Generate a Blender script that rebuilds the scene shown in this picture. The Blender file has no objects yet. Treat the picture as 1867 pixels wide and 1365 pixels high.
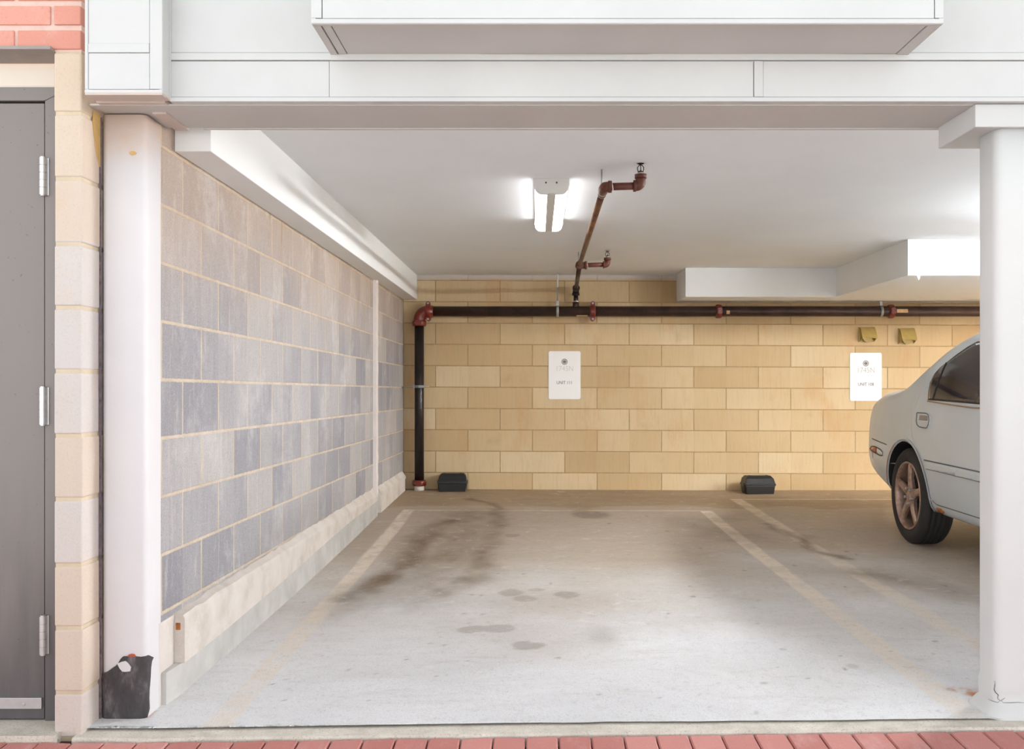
import bpy, bmesh, math, random
import numpy as np
from mathutils import Vector, Matrix
from mathutils.bvhtree import BVHTree

random.seed(7)
W_PX, H_PX = 1867.0, 1365.0
F = 1820.0                 # focal length in pixels
VX, VY = 978.0, 703.0      # vanishing point of the depth direction
EYE = 1.0                  # everything is modelled relative to the lens, then lifted by this
S = bpy.context.scene
COL = S.collection

# ------------------------------------------------------------------ camera, sky, exposure
cam_d = bpy.data.cameras.new('camera')
cam = bpy.data.objects.new('camera', cam_d)
COL.objects.link(cam)
cam.location = (0, 0, 0)
cam.rotation_euler = (math.pi / 2, 0, 0)
cam_d.sensor_width = 36.0
cam_d.sensor_fit = 'HORIZONTAL'
cam_d.lens = F / W_PX * 36.0
cam_d.shift_x = -(VX - W_PX / 2) / W_PX
cam_d.shift_y = (VY - H_PX / 2) / W_PX
cam_d.clip_start = 0.05
S.camera = cam

world = bpy.data.worlds.new('sky')
S.world = world
world.use_nodes = True
wn_ = world.node_tree.nodes; wl_ = world.node_tree.links
bg = wn_['Background']
tc_ = wn_.new('ShaderNodeTexCoord'); sp_w = wn_.new('ShaderNodeSeparateXYZ'); rp_ = wn_.new('ShaderNodeValToRGB')
wl_.new(tc_.outputs['Generated'], sp_w.inputs[0]); wl_.new(sp_w.outputs[2], rp_.inputs[0])
# bright haze near the horizon, softer sky overhead
HAZE, ZEN = 3.9, 0.90
rp_.color_ramp.elements.new(0.22)
for e_, (p_, k_) in zip(list(rp_.color_ramp.elements), [(0.03, HAZE), (0.22, ZEN * 1.5), (0.6, ZEN)]):
    e_.position = p_; e_.color = (k_ / 10 * 0.915, k_ / 10 * 0.94, k_ / 10 * 0.985, 1)
wl_.new(rp_.outputs[0], bg.inputs[0])
bg.inputs[1].default_value = 10.0
sun_d = bpy.data.lights.new('sun', 'SUN'); sun_d.energy = 9.0; sun_d.angle = 0.01; sun_d.color = (1.0, 0.96, 0.9)
sun = bpy.data.objects.new('sun', sun_d); COL.objects.link(sun)
sun.rotation_euler = (math.radians(-38), 0, math.radians(8))     # high behind the building: lights the street, not the facade

S.view_settings.view_transform = 'Standard'
S.view_settings.look = 'None'
S.view_settings.gamma = 1.0
S.view_settings.use_curve_mapping = False
S.view_settings.exposure = 0.13

LAMP_STRENGTH = 9.0
LAMP_COLOR = (0.96, 0.98, 1.0, 1)
LAMP_NEIGHBOUR = 370.0        # unseen fixtures over the neighbouring stalls, overdriven to light the interior

# ------------------------------------------------------------------ helpers
def P(px, py, d):
    return Vector(((px - VX) * d / F, d, (VY - py) * d / F))
def X_at(px, d): return (px - VX) * d / F
def Z_at(py, d): return (VY - py) * d / F

LOC = {}
def tag(o, label=None, cat=None, group=None, kind=None):
    if label: o['label'] = label
    if cat: o['category'] = cat
    if group: o['group'] = group
    if kind: o['kind'] = kind
    return o

def thing(name, loc, label, cat, group=None, kind=None):
    o = bpy.data.objects.new(name, None)
    o.empty_display_size = 0.05
    COL.objects.link(o)
    o.location = loc
    LOC[o] = Vector(loc)
    return tag(o, label, cat, group, kind)

class MB:
    """collects faces for ONE mesh object, in lens-relative coordinates"""
    def __init__(self):
        self.v, self.f, self.m, self.s = [], [], [], []
        self.uv = None
    def add(self, verts, faces, mat=0, smooth=False):
        b = len(self.v)
        self.v += [tuple(p) for p in verts]
        for f in faces:
            self.f.append([b + i for i in f]); self.m.append(mat); self.s.append(smooth)
        return self
    def box(self, x0, x1, y0, y1, z0, z1, mat=0, rot=None):
        vs = [(x, y, z) for z in (z0, z1) for y in (y0, y1) for x in (x0, x1)]
        if rot:
            c = Vector(((x0 + x1) / 2, (y0 + y1) / 2, (z0 + z1) / 2))
            vs = [tuple(c + rot @ (Vector(p) - c)) for p in vs]
        return self.add(vs, [(0, 2, 3, 1), (4, 5, 7, 6), (0, 1, 5, 4), (2, 6, 7, 3), (0, 4, 6, 2), (1, 3, 7, 5)], mat)
    def tube(self, pts, r, n=20, mat=0, cap=True, smooth=True):
        pts = [Vector(p) for p in pts]
        rs = r if isinstance(r, (list, tuple)) else [r] * len(pts)
        rings = []; prev = None
        for i, p in enumerate(pts):
            if i == 0: t = pts[1] - pts[0]
            elif i == len(pts) - 1: t = pts[-1] - pts[-2]
            else: t = (pts[i + 1] - p).normalized() + (p - pts[i - 1]).normalized()
            if t.length < 1e-9: t = pts[min(i + 1, len(pts) - 1)] - pts[max(i - 1, 0)]
            t.normalize()
            if prev is None:
                a = Vector((0, 0, 1)) if abs(t.z) < 0.9 else Vector((1, 0, 0))
                u = t.cross(a).normalized()
            else:
                u = (prev - t * prev.dot(t)).normalized()
            prev = u
            w = t.cross(u)
            rings.append([p + (u * math.cos(2 * math.pi * k / n) + w * math.sin(2 * math.pi * k / n)) * rs[i] for k in range(n)])
        vs = [q for r_ in rings for q in r_]
        fs = []
        for i in range(len(pts) - 1):
            for k in range(n):
                k2 = (k + 1) % n
                fs.append((i * n + k, i * n + k2, (i + 1) * n + k2, (i + 1) * n + k))
        self.add(vs, fs, mat, smooth)
        if cap:
            self.add(rings[0], [tuple(range(n))[::-1]], mat)
            self.add(rings[-1], [tuple(range(n))], mat)
        return self
    def cyl(self, p0, p1, r, n=20, mat=0, r2=None, smooth=True):
        return self.tube([p0, p1], [r, r if r2 is None else r2], n, mat, True, smooth)
    def prism(self, poly, axis, a, b, mat=0, smooth=False):
        """poly = 2D outline; axis 'x': (y,z), 'y': (x,z), 'z': (x,y)"""
        def mk(p, t):
            return {'x': (t, p[0], p[1]), 'y': (p[0], t, p[1]), 'z': (p[0], p[1], t)}[axis]
        n = len(poly)
        vs = [mk(p, a) for p in poly] + [mk(p, b) for p in poly]
        fs = [tuple(range(n)), tuple(range(2 * n - 1, n - 1, -1))]
        self.add(vs, fs, mat)
        self.add(vs, [(i, i + n, (i + 1) % n + n, (i + 1) % n) for i in range(n)], mat, smooth)
        return self
    def lathe(self, prof, c, axis, n=40, mat=0, smooth=True):
        """prof = [(along, radius)], closed caps where radius=0"""
        c = Vector(c); ax = Vector(axis).normalized()
        a = Vector((0, 0, 1)) if abs(ax.z) < 0.9 else Vector((1, 0, 0))
        u = ax.cross(a).normalized(); w = ax.cross(u)
        vs = []
        for t, r in prof:
            for k in range(n):
                an = 2 * math.pi * k / n
                vs.append(c + ax * t + (u * math.cos(an) + w * math.sin(an)) * r)
        fs = []
        for i in range(len(prof) - 1):
            for k in range(n):
                k2 = (k + 1) % n
                fs.append((i * n + k, i * n + k2, (i + 1) * n + k2, (i + 1) * n + k))
        return self.add(vs, fs, mat, smooth)
    def sphere(self, c, r, sx=1, sy=1, sz=1, n=14, mat=0):
        vs = []; fs = []
        for i in range(n + 1):
            th = math.pi * i / n
            for k in range(2 * n):
                ph = math.pi * k / n
                vs.append((c[0] + r * sx * math.sin(th) * math.cos(ph), c[1] + r * sy * math.sin(th) * math.sin(ph), c[2] + r * sz * math.cos(th)))
        m = 2 * n
        for i in range(n):
            for k in range(m):
                fs.append((i * m + k, (i + 1) * m + k, (i + 1) * m + (k + 1) % m, i * m + (k + 1) % m))
        return self.add(vs, fs, mat, True)
    def build(self, name, mats, parent=None, bevel=0.0, seg=2, recalc=True, subsurf=0):
        if not isinstance(mats, (list, tuple)): mats = [mats]
        base = LOC.get(parent, Vector((0, 0, 0))) if parent else Vector((0, 0, 0))
        me = bpy.data.meshes.new(name)
        me.from_pydata([tuple(Vector(p) - base) for p in self.v], [], self.f)
        for m in mats: me.materials.append(m)
        me.polygons.foreach_set('material_index', self.m)
        me.polygons.foreach_set('use_smooth', self.s)
        if recalc:
            bm = bmesh.new(); bm.from_mesh(me)
            bmesh.ops.remove_doubles(bm, verts=bm.verts, dist=1e-5)
            bmesh.ops.recalc_face_normals(bm, faces=bm.faces)
            bm.to_mesh(me); bm.free()
        me.update()
        o = bpy.data.objects.new(name, me)
        COL.objects.link(o)
        if parent:
            o.parent = parent
        LOC[o] = base.copy()
        if bevel > 0:
            b = o.modifiers.new('bevel', 'BEVEL'); b.width = bevel; b.segments = seg
            b.limit_method = 'ANGLE'; b.angle_limit = math.radians(35); b.harden_normals = False
        if subsurf:
            s = o.modifiers.new('sub', 'SUBSURF'); s.levels = subsurf; s.render_levels = subsurf
        return o

def arc(c, r, a0, a1, n, plane):
    """points on an arc; plane = (u, v) vectors"""
    u, v = Vector(plane[0]), Vector(plane[1]); c = Vector(c)
    return [c + (u * math.cos(a0 + (a1 - a0) * i / n) + v * math.sin(a0 + (a1 - a0) * i / n)) * r for i in range(n + 1)]

# ------------------------------------------------------------------ material node helpers
class NT:
    def __init__(self, name, rough=0.6, metallic=0.0, color=(0.8, 0.8, 0.8), spec=0.5):
        self.mat = bpy.data.materials.new(name); self.mat.use_nodes = True
        self.t = self.mat.node_tree; self.n = self.t.nodes; self.l = self.t.links
        self.b = self.n['Principled BSDF']
        self.b.inputs['Roughness'].default_value = rough
        self.b.inputs['Metallic'].default_value = metallic
        self.b.inputs['Base Color'].default_value = (*color, 1)
        self.b.inputs['Specular IOR Level'].default_value = spec
        self.tc = self.n.new('ShaderNodeTexCoord')
    def put(self, sock, v):
        if hasattr(v, 'is_output') or isinstance(v, bpy.types.NodeSocket): self.l.new(v, sock)
        elif isinstance(v, (tuple, list)) and len(v) == 3 and sock.type == 'RGBA': sock.default_value = (*v, 1)
        else: sock.default_value = v
    def math(self, op, a, b=0.0, c=None, clamp=False):
        n = self.n.new('ShaderNodeMath'); n.operation = op; n.use_clamp = clamp
        self.put(n.inputs[0], a); self.put(n.inputs[1], b)
        if c is not None: self.put(n.inputs[2], c)
        return n.outputs[0]
    def step(self, v, a, b):
        n = self.n.new('ShaderNodeMapRange'); n.interpolation_type = 'SMOOTHSTEP'
        self.put(n.inputs['Value'], v); n.inputs['From Min'].default_value = a; n.inputs['From Max'].default_value = b
        return n.outputs[0]
    def remap(self, v, a, b, c, d):
        n = self.n.new('ShaderNodeMapRange')
        self.put(n.inputs['Value'], v)
        for k, x in zip(('From Min', 'From Max', 'To Min', 'To Max'), (a, b, c, d)): n.inputs[k].default_value = x
        return n.outputs[0]
    def noise(self, scale, detail=4, rough=0.55, vec=None, stretch=None, dist=0.0):
        n = self.n.new('ShaderNodeTexNoise')
        n.inputs['Scale'].default_value = scale; n.inputs['Detail'].default_value = detail
        n.inputs['Roughness'].default_value = rough; n.inputs['Distortion'].default_value = dist
        v = vec or self.tc.outputs['Object']
        if stretch:
            m = self.n.new('ShaderNodeMapping'); m.inputs['Scale'].default_value = stretch
            self.l.new(v, m.inputs['Vector']); v = m.outputs[0]
        self.l.new(v, n.inputs['Vector'])
        return n.outputs['Fac']
    def mix(self, fac, a, b, mode='MIX'):
        n = self.n.new('ShaderNodeMix'); n.data_type = 'RGBA'; n.blend_type = mode
        self.put(n.inputs[0], fac); self.put(n.inputs[6], a); self.put(n.inputs[7], b)
        return n.outputs[2]
    def ramp(self, v, stops):
        n = self.n.new('ShaderNodeValToRGB'); e = n.color_ramp.elements
        while len(e) < len(stops): e.new(0.5)
        for x, (p, c) in zip(e, stops): x.position = p; x.color = (*c, 1)
        self.put(n.inputs[0], v)
        return n.outputs[0]
    def white(self, x, y):
        c = self.n.new('ShaderNodeCombineXYZ'); self.put(c.inputs[0], x); self.put(c.inputs[1], y)
        w = self.n.new('ShaderNodeTexWhiteNoise'); w.noise_dimensions = '2D'
        self.l.new(c.outputs[0], w.inputs['Vector'])
        return w.outputs['Value'], w.outputs['Color']
    def attr(self, name):
        n = self.n.new('ShaderNodeAttribute'); n.attribute_name = name
        return n.outputs['Fac']
    def sep(self, v):
        n = self.n.new('ShaderNodeSeparateXYZ'); self.l.new(v, n.inputs[0]); return n.outputs
    def color(self, c): self.put(self.b.inputs['Base Color'], c); return self
    def bump(self, h, strength=0.3, dist=0.01):
        n = self.n.new('ShaderNodeBump'); n.inputs['Strength'].default_value = strength; n.inputs['Distance'].default_value = dist
        self.put(n.inputs['Height'], h); self.l.new(n.outputs[0], self.b.inputs['Normal']); return self

def srgb(r, g, b):
    def f(c):
        c /= 255.0
        return c / 12.92 if c <= 0.04045 else ((c + 0.055) / 1.055) ** 2.4
    return (f(r), f(g), f(b))

def simple(name, col, rough=0.6, metallic=0.0, var=0.08, scale=6.0, bump=0.0, bscale=60, coat=0.0):
    m = NT(name, rough, metallic, col)
    n1 = m.noise(scale, 5)
    dark = tuple(c * (1 - var) for c in col); lite = tuple(min(1, c * (1 + var)) for c in col)
    m.color(m.ramp(n1, [(0.3, dark), (0.7, lite)]))
    if bump: m.bump(m.noise(bscale, 4), bump, 0.003)
    if coat:
        m.b.inputs['Coat Weight'].default_value = coat; m.b.inputs['Coat Roughness'].default_value = 0.06
    return m.mat

def masonry(name, Lu, Lv, stops, mortar, mw=0.006, parity=0, half=0.0, speckle=0.25, streak=0.2, bump=0.5, extra=None, mrag=0.5):
    m = NT(name, 0.9, 0, (0.5, 0.5, 0.5), 0.2)
    uv = m.sep(m.tc.outputs['UV'])
    u, v = uv[0], uv[1]
    row = m.math('FLOOR', v)
    odd = m.math('FLOORED_MODULO', m.math('ADD', row, float(parity)), 2.0)
    uu = m.math('ADD', u, m.math('MULTIPLY', odd, 0.5))
    col = m.math('FLOOR', uu)
    fu = m.math('FRACT', uu); fv = m.math('FRACT', v)
    du = m.math('MULTIPLY', m.math('MINIMUM', fu, m.math('SUBTRACT', 1.0, fu)), Lu)
    dv = m.math('MULTIPLY', m.math('MINIMUM', fv, m.math('SUBTRACT', 1.0, fv)), Lv)
    dd = m.math('MINIMUM', du, dv)
    rag = m.noise(35, 3)
    dd = m.math('ADD', dd, m.math('MULTIPLY', m.math('SUBTRACT', rag, 0.5), mw * mrag))
    block = m.step(dd, mw * 0.6, mw * 1.25)
    r1, rc = m.white(col, row)
    col2 = m.math('FLOOR', m.math('MULTIPLY', uu, 2.0))
    r2, _ = m.white(m.math('ADD', col2, 37.3), row)
    r = m.math('ADD', m.math('MULTIPLY', r1, 1 - half), m.math('MULTIPLY', r2, half))
    big = m.noise(1.3, 3)
    r = m.math('ADD', r, m.math('MULTIPLY', m.math('SUBTRACT', big, 0.5), 0.7), clamp=True)
    c = m.ramp(r, stops)
    st = m.noise(9, 4, 0.6, stretch=(6.0, 6.0, 0.5))
    c = m.mix(m.math('MULTIPLY', m.step(st, 0.45, 0.75), streak), c, tuple(x * 0.72 for x in stops[0][1]))
    sp = m.noise(140, 2, 0.8)
    c = m.mix(m.math('MULTIPLY', m.step(sp, 0.5, 0.68), speckle), c, tuple(x * 0.55 for x in stops[0][1]))
    mo = m.mix(m.step(m.noise(14, 3), 0.3, 0.7), mortar, tuple(x * 0.82 for x in mortar))
    c = m.mix(block, mo, c)
    if extra: c = extra(m, c, u, v)
    m.color(c)
    h = m.math('ADD', m.math('MULTIPLY', block, 1.0), m.math('MULTIPLY', m.noise(90, 4, 0.7), 0.35))
    m.bump(h, bump, 0.006)
    return m.mat

# ------------------------------------------------------------------ materials
WHITE = srgb(222, 222, 220)
def panel_mat():
    m = NT('painted white metal cladding', 0.42, 0, WHITE, 0.4)
    c = m.ramp(m.noise(2.5, 5, 0.6), [(0.3, srgb(198, 199, 197)), (0.7, srgb(206, 207, 205))])
    d = m.math('MULTIPLY', m.step(m.noise(7, 6, 0.7, stretch=(1, 1, 5)), 0.6, 0.85), 0.3)
    c = m.mix(d, c, srgb(184, 185, 183))
    m.color(c); m.bump(m.noise(3.0, 2), 0.08, 0.02)
    return m.mat
M_PANEL = panel_mat()
M_SOFFIT = simple('painted grey soffit panel', srgb(196, 193, 189), 0.55, 0, 0.04, 3)
M_DARKGAP = simple('dark joint shadow gap', srgb(120, 120, 118), 0.8)
def ceiling_mat():
    m = NT('flat white ceiling paint', 0.85, 0, WHITE, 0.2)
    c = m.ramp(m.noise(1.4, 4), [(0.3, srgb(242, 244, 246)), (0.7, srgb(247, 249, 251))])
    d = m.math('MULTIPLY', m.step(m.noise(3.2, 7, 0.75, stretch=(1, 2.5, 1), dist=0.8), 0.64, 0.74), 0.16)
    c = m.mix(d, c, srgb(165, 165, 165))
    m.color(c); m.bump(m.noise(1.8, 3), 0.15, 0.02)
    return m.mat
M_CEIL = ceiling_mat()
M_BULK = simple('smooth white drywall paint', srgb(238, 239, 238), 0.8, 0, 0.015, 3)

def extra_back(m, c, u, v):
    # pale overspray along the ceiling and faint dark smudges
    ob = m.sep(m.tc.outputs['Object'])
    og = m.step(m.noise(2.2, 5, 0.65, stretch=(1.6, 1, 0.7)), 0.5, 0.7)
    c = m.mix(m.math('MULTIPLY', og, 0.4), c, srgb(194, 152, 106))
    top = m.step(m.math('ADD', ob[2], m.math('MULTIPLY', m.noise(5, 4), 0.05)), 1.01, 1.05)
    c = m.mix(m.math('MULTIPLY', top, 0.6), c, srgb(205, 205, 208))
    sp = m.step(m.noise(9, 2, 0.5, stretch=(1, 1, 1.6)), 0.74, 0.8)
    near = m.math('MULTIPLY', m.step(ob[2], 0.5, 0.6), m.step(ob[0], 2.0, 2.4))
    c = m.mix(m.math('MULTIPLY', sp, near), c, srgb(225, 222, 220))
    sm = m.step(m.noise(2.4, 3, 0.5), 0.66, 0.8)
    return m.mix(m.math('MULTIPLY', sm, 0.35), c, srgb(140, 112, 80))
M_BACK = masonry('tan painted block', 0.61, 0.2015,
                 [(0.0, srgb(186, 159, 119)), (0.35, srgb(198, 172, 132)), (0.7, srgb(206, 182, 144)), (1.0, srgb(216, 195, 160))],
                 srgb(176, 150, 110), 0.005, 0, 0.25, 0.10, 0.18, 0.55, extra_back)

def extra_left(m, c, u, v):
    ob = m.sep(m.tc.outputs['Object'])
    t = m.step(m.math('ADD', ob[2], m.math('MULTIPLY', m.noise(2.2, 4), 0.5)), 0.35, 1.2)
    c = m.mix(m.math('MULTIPLY', t, 0.6), c, srgb(184, 158, 132))
    dr = m.step(m.noise(4.0, 4, 0.6, stretch=(1, 3.5, 0.5)), 0.60, 0.72)
    c = m.mix(m.math('MULTIPLY', m.math('MULTIPLY', dr, t), 0.7), c, srgb(158, 122, 80))
    ch = m.step(m.noise(3.0, 6, 0.7), 0.5, 0.72)
    c = m.mix(m.math('MULTIPLY', ch, 0.4), c, srgb(208, 204, 202))
    ru = m.step(m.noise(11, 5, 0.65, stretch=(1, 2.6, 0.35)), 0.56, 0.72)
    c = m.mix(m.math('MULTIPLY', ru, 0.35), c, srgb(206, 196, 184))
    po = m.step(m.noise(260, 2, 0.75), 0.54, 0.66)
    c = m.mix(m.math('MULTIPLY', po, 0.35), c, srgb(108, 106, 110))
    pl = m.step(m.noise(210, 2, 0.75), 0.58, 0.68)
    c = m.mix(m.math('MULTIPLY', pl, 0.3), c, srgb(225, 222, 222))
    return c
M_LEFT = masonry('grey concrete block', 0.399, 0.199,
                 [(0.0, srgb(140, 138, 143)), (0.3, srgb(153, 150, 153)), (0.6, srgb(168, 164, 164)), (1.0, srgb(184, 178, 173))],
                 srgb(206, 190, 168), 0.0065, 1, 0.3, 0.3, 0.22, 0.5, extra_left, 0.9)

def kerb_mat():
    m = NT('rough plaster kerb', 0.85, 0, (0.5, 0.5, 0.5), 0.2)
    c = m.ramp(m.noise(5, 6, 0.65), [(0.25, srgb(190, 180, 168)), (0.5, srgb(214, 205, 196)), (0.8, srgb(224, 218, 212))])
    d = m.step(m.noise(6, 5, 0.7, stretch=(1, 4, 0.6)), 0.66, 0.78)
    c = m.mix(m.math('MULTIPLY', d, 0.4), c, srgb(142, 104, 78))
    m.color(c); m.bump(m.noise(22, 6, 0.7), 0.5, 0.01)
    return m.mat
M_KERB = kerb_mat()
M_PLINTH = simple('thin washed concrete plinth', srgb(190, 187, 182), 0.85, 0, 0.14, 7, 0.3, 40)
M_STRIP = simple('white joint cover strip', srgb(226, 216, 210), 0.7, 0, 0.04, 10)

def column_mat(name, base, dirty):
    m = NT(name, 0.55, 0, base, 0.4)
    c = m.ramp(m.noise(3, 4), [(0.3, tuple(x * 0.95 for x in base)), (0.7, base)])
    s = m.step(m.noise(7, 6, 0.7, stretch=(1, 1, 0.4)), 0.66, 0.78)
    c = m.mix(m.math('MULTIPLY', s, dirty), c, srgb(186, 160, 142))
    if dirty > 0.3:
        ob = m.sep(m.tc.outputs['Object'])
        top = m.step(m.math('ADD', ob[2], m.math('MULTIPLY', m.noise(12, 5, 0.7), 0.25)), 0.80, 1.02)
        c = m.mix(m.math('MULTIPLY', top, 0.8), c, srgb(218, 190, 168))
    m.color(c); m.bump(m.noise(9, 5, 0.6), 0.25, 0.008)
    return m.mat
M_COLL = column_mat('worn white paint on steel', srgb(220, 217, 218), 0.4)
M_COLR = column_mat('thick white paint on steel', srgb(216, 216, 214), 0.08)
def membrane_mat():
    m = NT('torn black membrane', 0.6, 0, (0.03, 0.03, 0.03), 0.4)
    m.color(m.ramp(m.noise(14, 6, 0.65, stretch=(1, 1, 0.5)), [(0.3, srgb(44, 41, 42)), (0.55, srgb(72, 68, 69)), (0.75, srgb(128, 122, 122))]))
    m.bump(m.noise(16, 5, 0.6, stretch=(1.5, 1, 0.5)), 0.6, 0.01)
    return m.mat
M_MEMB = membrane_mat()
M_RUST = simple('orange rust', srgb(172, 104, 52), 0.9, 0, 0.4, 60, 0.5, 90)
M_REDOX = simple('red oxide primer', srgb(176, 84, 60), 0.7, 0, 0.2, 40)

def quoin_mat():
    m = NT('pale cast stone quoin', 0.85, 0, (0.6, 0.55, 0.5), 0.2)
    ob = m.sep(m.tc.outputs['Object'])
    row = m.math('FLOOR', m.math('DIVIDE', m.math('SUBTRACT', ob[2], -0.943 - 0.0), 0.199))
    r, _ = m.white(row, 3.0)
    c = m.ramp(r, [(0.0, srgb(206, 184, 158)), (0.35, srgb(210, 193, 174)), (0.7, srgb(208, 198, 190)), (1.0, srgb(202, 199, 198))])
    c = m.mix(m.math('MULTIPLY', m.step(m.noise(8, 5), 0.4, 0.8), 0.3), c, srgb(206, 180, 150))
    sp = m.step(m.noise(160, 2, 0.8), 0.52, 0.7)
    c = m.mix(m.math('MULTIPLY', sp, 0.15), c, srgb(150, 130, 110))
    m.color(c); m.bump(m.noise(70, 5, 0.7), 0.4, 0.004)
    return m.mat
M_QUOIN = quoin_mat()
M_MORTAR = simple('pale yellow mortar', srgb(206, 190, 164), 0.9, 0, 0.08, 20, 0.4, 80)
M_OCHRE = simple('dried ochre sealant foam', srgb(200, 166, 106), 0.8, 0, 0.15, 30, 0.5, 60)

def brick_mat(name, a, b, chalk):
    m = NT(name, 0.85, 0, a, 0.2)
    g = m.n.new('ShaderNodeNewGeometry')
    c = m.ramp(g.outputs['Random Per Island'], [(0.0, a), (1.0, b)])
    c = m.mix(m.math('MULTIPLY', m.step(m.noise(11, 6, 0.7, stretch=(1, 0.3, 1)), 0.5, 0.8), chalk), c, srgb(222, 190, 184))
    c = m.mix(m.math('MULTIPLY', m.step(m.noise(200, 2), 0.56, 0.7), 0.2), c, tuple(x * 0.5 for x in a))
    m.color(c); m.bump(m.noise(80, 5, 0.7), 0.35, 0.003)
    return m.mat
M_BRICK = brick_mat('salmon red brick', srgb(206, 142, 126), srgb(216, 156, 140), 0.35)
M_PAVER = brick_mat('dusty red clay paver', srgb(188, 124, 116), srgb(210, 148, 140), 0.45)
M_BMORT = simple('pinkish brick mortar', srgb(216, 188, 176), 0.9, 0, 0.08, 30, 0.4, 90)
M_JOINTDARK = simple('dark paver joint sand', srgb(74, 56, 50), 0.95, 0, 0.3, 60)
M_ROAD = simple('pale concrete road', srgb(180, 178, 174), 0.9, 0, 0.1, 3, 0.3, 120)
M_THRESH = None
def thresh_mat():
    m = NT('sandy bare concrete', 0.9, 0, (0.5, 0.5, 0.5), 0.2)
    c = m.ramp(m.noise(12, 6, 0.65), [(0.3, srgb(204, 196, 182)), (0.7, srgb(230, 223, 210))])
    c = m.mix(m.math('MULTIPLY', m.step(m.noise(170, 2), 0.55, 0.7), 0.4), c, srgb(134, 124, 110))
    m.color(c); m.bump(m.noise(60, 6, 0.7), 0.6, 0.006)
    return m.mat
M_THRESH = thresh_mat()

def door_mat():
    m = NT('charcoal painted steel door', 0.38, 0, (0.1, 0.1, 0.1), 0.5)
    c = m.ramp(m.noise(3, 3), [(0.3, srgb(66, 66, 70)), (0.7, srgb(76, 75, 79))])
    ob = m.sep(m.tc.outputs['Object'])
    dust = m.step(m.math('ADD', ob[2], m.math('MULTIPLY', m.noise(3.5, 5, 0.6, stretch=(3, 1, 0.4)), 0.9)), 0.1, 1.3)
    c = m.mix(m.math('MULTIPLY', dust, 0.75), c, srgb(142, 134, 128))
    sp = m.step(m.noise(55, 3, 0.6), 0.68, 0.74)
    c = m.mix(m.math('MULTIPLY', sp, 0.5), c, srgb(60, 54, 54))
    m.color(c); m.bump(m.noise(120, 3), 0.15, 0.001)
    return m.mat
M_DOOR = door_mat()
M_LINTEL = simple('grey painted steel lintel', srgb(150, 142, 136), 0.6, 0, 0.1, 14)
M_TRANSOM = simple('cream painted board', srgb(232, 222, 208), 0.6, 0, 0.04, 4)
M_STEEL = simple('satin steel', srgb(205, 205, 205), 0.35, 0.7, 0.06, 30)
M_GALV = simple('galvanised steel', srgb(168, 170, 170), 0.45, 0.7, 0.12, 30)
M_PIPE = simple('black steel pipe', srgb(44, 36, 34), 0.32, 0.35, 0.35, 12)
def rustpipe_mat():
    m = NT('rusty brown pipe', 0.5, 0.3, (0.1, 0.06, 0.04), 0.5)
    m.color(m.ramp(m.noise(16, 5, 0.6, stretch=(1, 0.5, 1)), [(0.25, srgb(66, 42, 32)), (0.5, srgb(104, 66, 44)), (0.8, srgb(140, 104, 66))]))
    return m.mat
M_RPIPE = rustpipe_mat()
M_MAINP = simple('dark brown steel pipe', srgb(62, 44, 38), 0.4, 0.3, 0.4, 9)
M_PRIMER = simple('red brown primed pipe', srgb(98, 54, 42), 0.55, 0.1, 0.15, 40, 0.2, 90)
M_RED = simple('red enamel coupling', srgb(112, 34, 20), 0.35, 0, 0.25, 40, coat=0.3)
M_TAPE = simple('white thread seal tape', srgb(225, 215, 200), 0.7)
M_TAG = simple('beige paper pipe label', srgb(205, 172, 130), 0.8, 0, 0.15, 50)
M_BRASSD = simple('dark bronze sprinkler metal', srgb(54, 46, 44), 0.4, 0.6, 0.2, 40)
M_BLKPL = simple('black moulded plastic', srgb(34, 33, 34), 0.38, 0, 0.15, 30, 0.1, 100)
M_OLIVE = simple('olive tan vent plastic', srgb(178, 154, 90), 0.5, 0, 0.08, 20)
M_OLIVED = simple('deep olive vent damper', srgb(164, 142, 82), 0.6, 0, 0.08, 20)
M_SIGN = simple('white sign plate', srgb(240, 237, 233), 0.35, 0, 0.01, 5)
M_INK = simple('dark grey sign ink', srgb(98, 92, 90), 0.6)
M_INKF = simple('faded grey sign ink', srgb(206, 201, 196), 0.6)
M_INKM = simple('mid grey sign ink', srgb(172, 165, 162), 0.6)
M_EMB = simple('grey emblem ink', srgb(150, 140, 138), 0.6)
M_FIX = simple('white fixture enamel', srgb(226, 226, 222), 0.4, 0, 0.02)
M_SCREW = simple('dark screw head', srgb(60, 58, 56), 0.4, 0.5)
def lens_mat(name, strength):
    m = NT(name, 0.4, 0, (0.9, 0.9, 0.85))
    m.b.inputs['Emission Color'].default_value = LAMP_COLOR
    m.b.inputs['Emission Strength'].default_value = strength
    return m.mat
M_LENS = lens_mat('glowing acrylic lens', LAMP_STRENGTH)
M_LENS2 = lens_mat('brightly glowing acrylic lens', LAMP_NEIGHBOUR)
def paint_mat():
    m = NT('silver car paint', 0.34, 0.0, srgb(206, 207, 204), 0.5)
    c = m.ramp(m.noise(2, 4), [(0.3, srgb(200, 207, 211)), (0.7, srgb(208, 215, 219))])
    ob = m.sep(m.tc.outputs['Object'])
    dirt_and_shade = m.step(m.math('ADD', m.math('MULTIPLY', ob[2], -1.0), m.math('MULTIPLY', m.noise(7, 5), 0.4)), 0.0, 0.6)
    m.color(c)
    m.b.inputs['Coat Weight'].default_value = 0.5; m.b.inputs['Coat Roughness'].default_value = 0.12
    return m.mat
M_CAR = paint_mat()
M_CARDARK = simple('black wheel well liner', srgb(30, 28, 28), 0.85, 0, 0.2)
M_SEAM = simple('dark panel seam', srgb(96, 94, 92), 0.7)
M_SEAMLT = simple('worn pale panel edge', srgb(226, 224, 216), 0.5)
M_RUBBER = simple('black rubber seal', srgb(36, 30, 28), 0.5)
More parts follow.
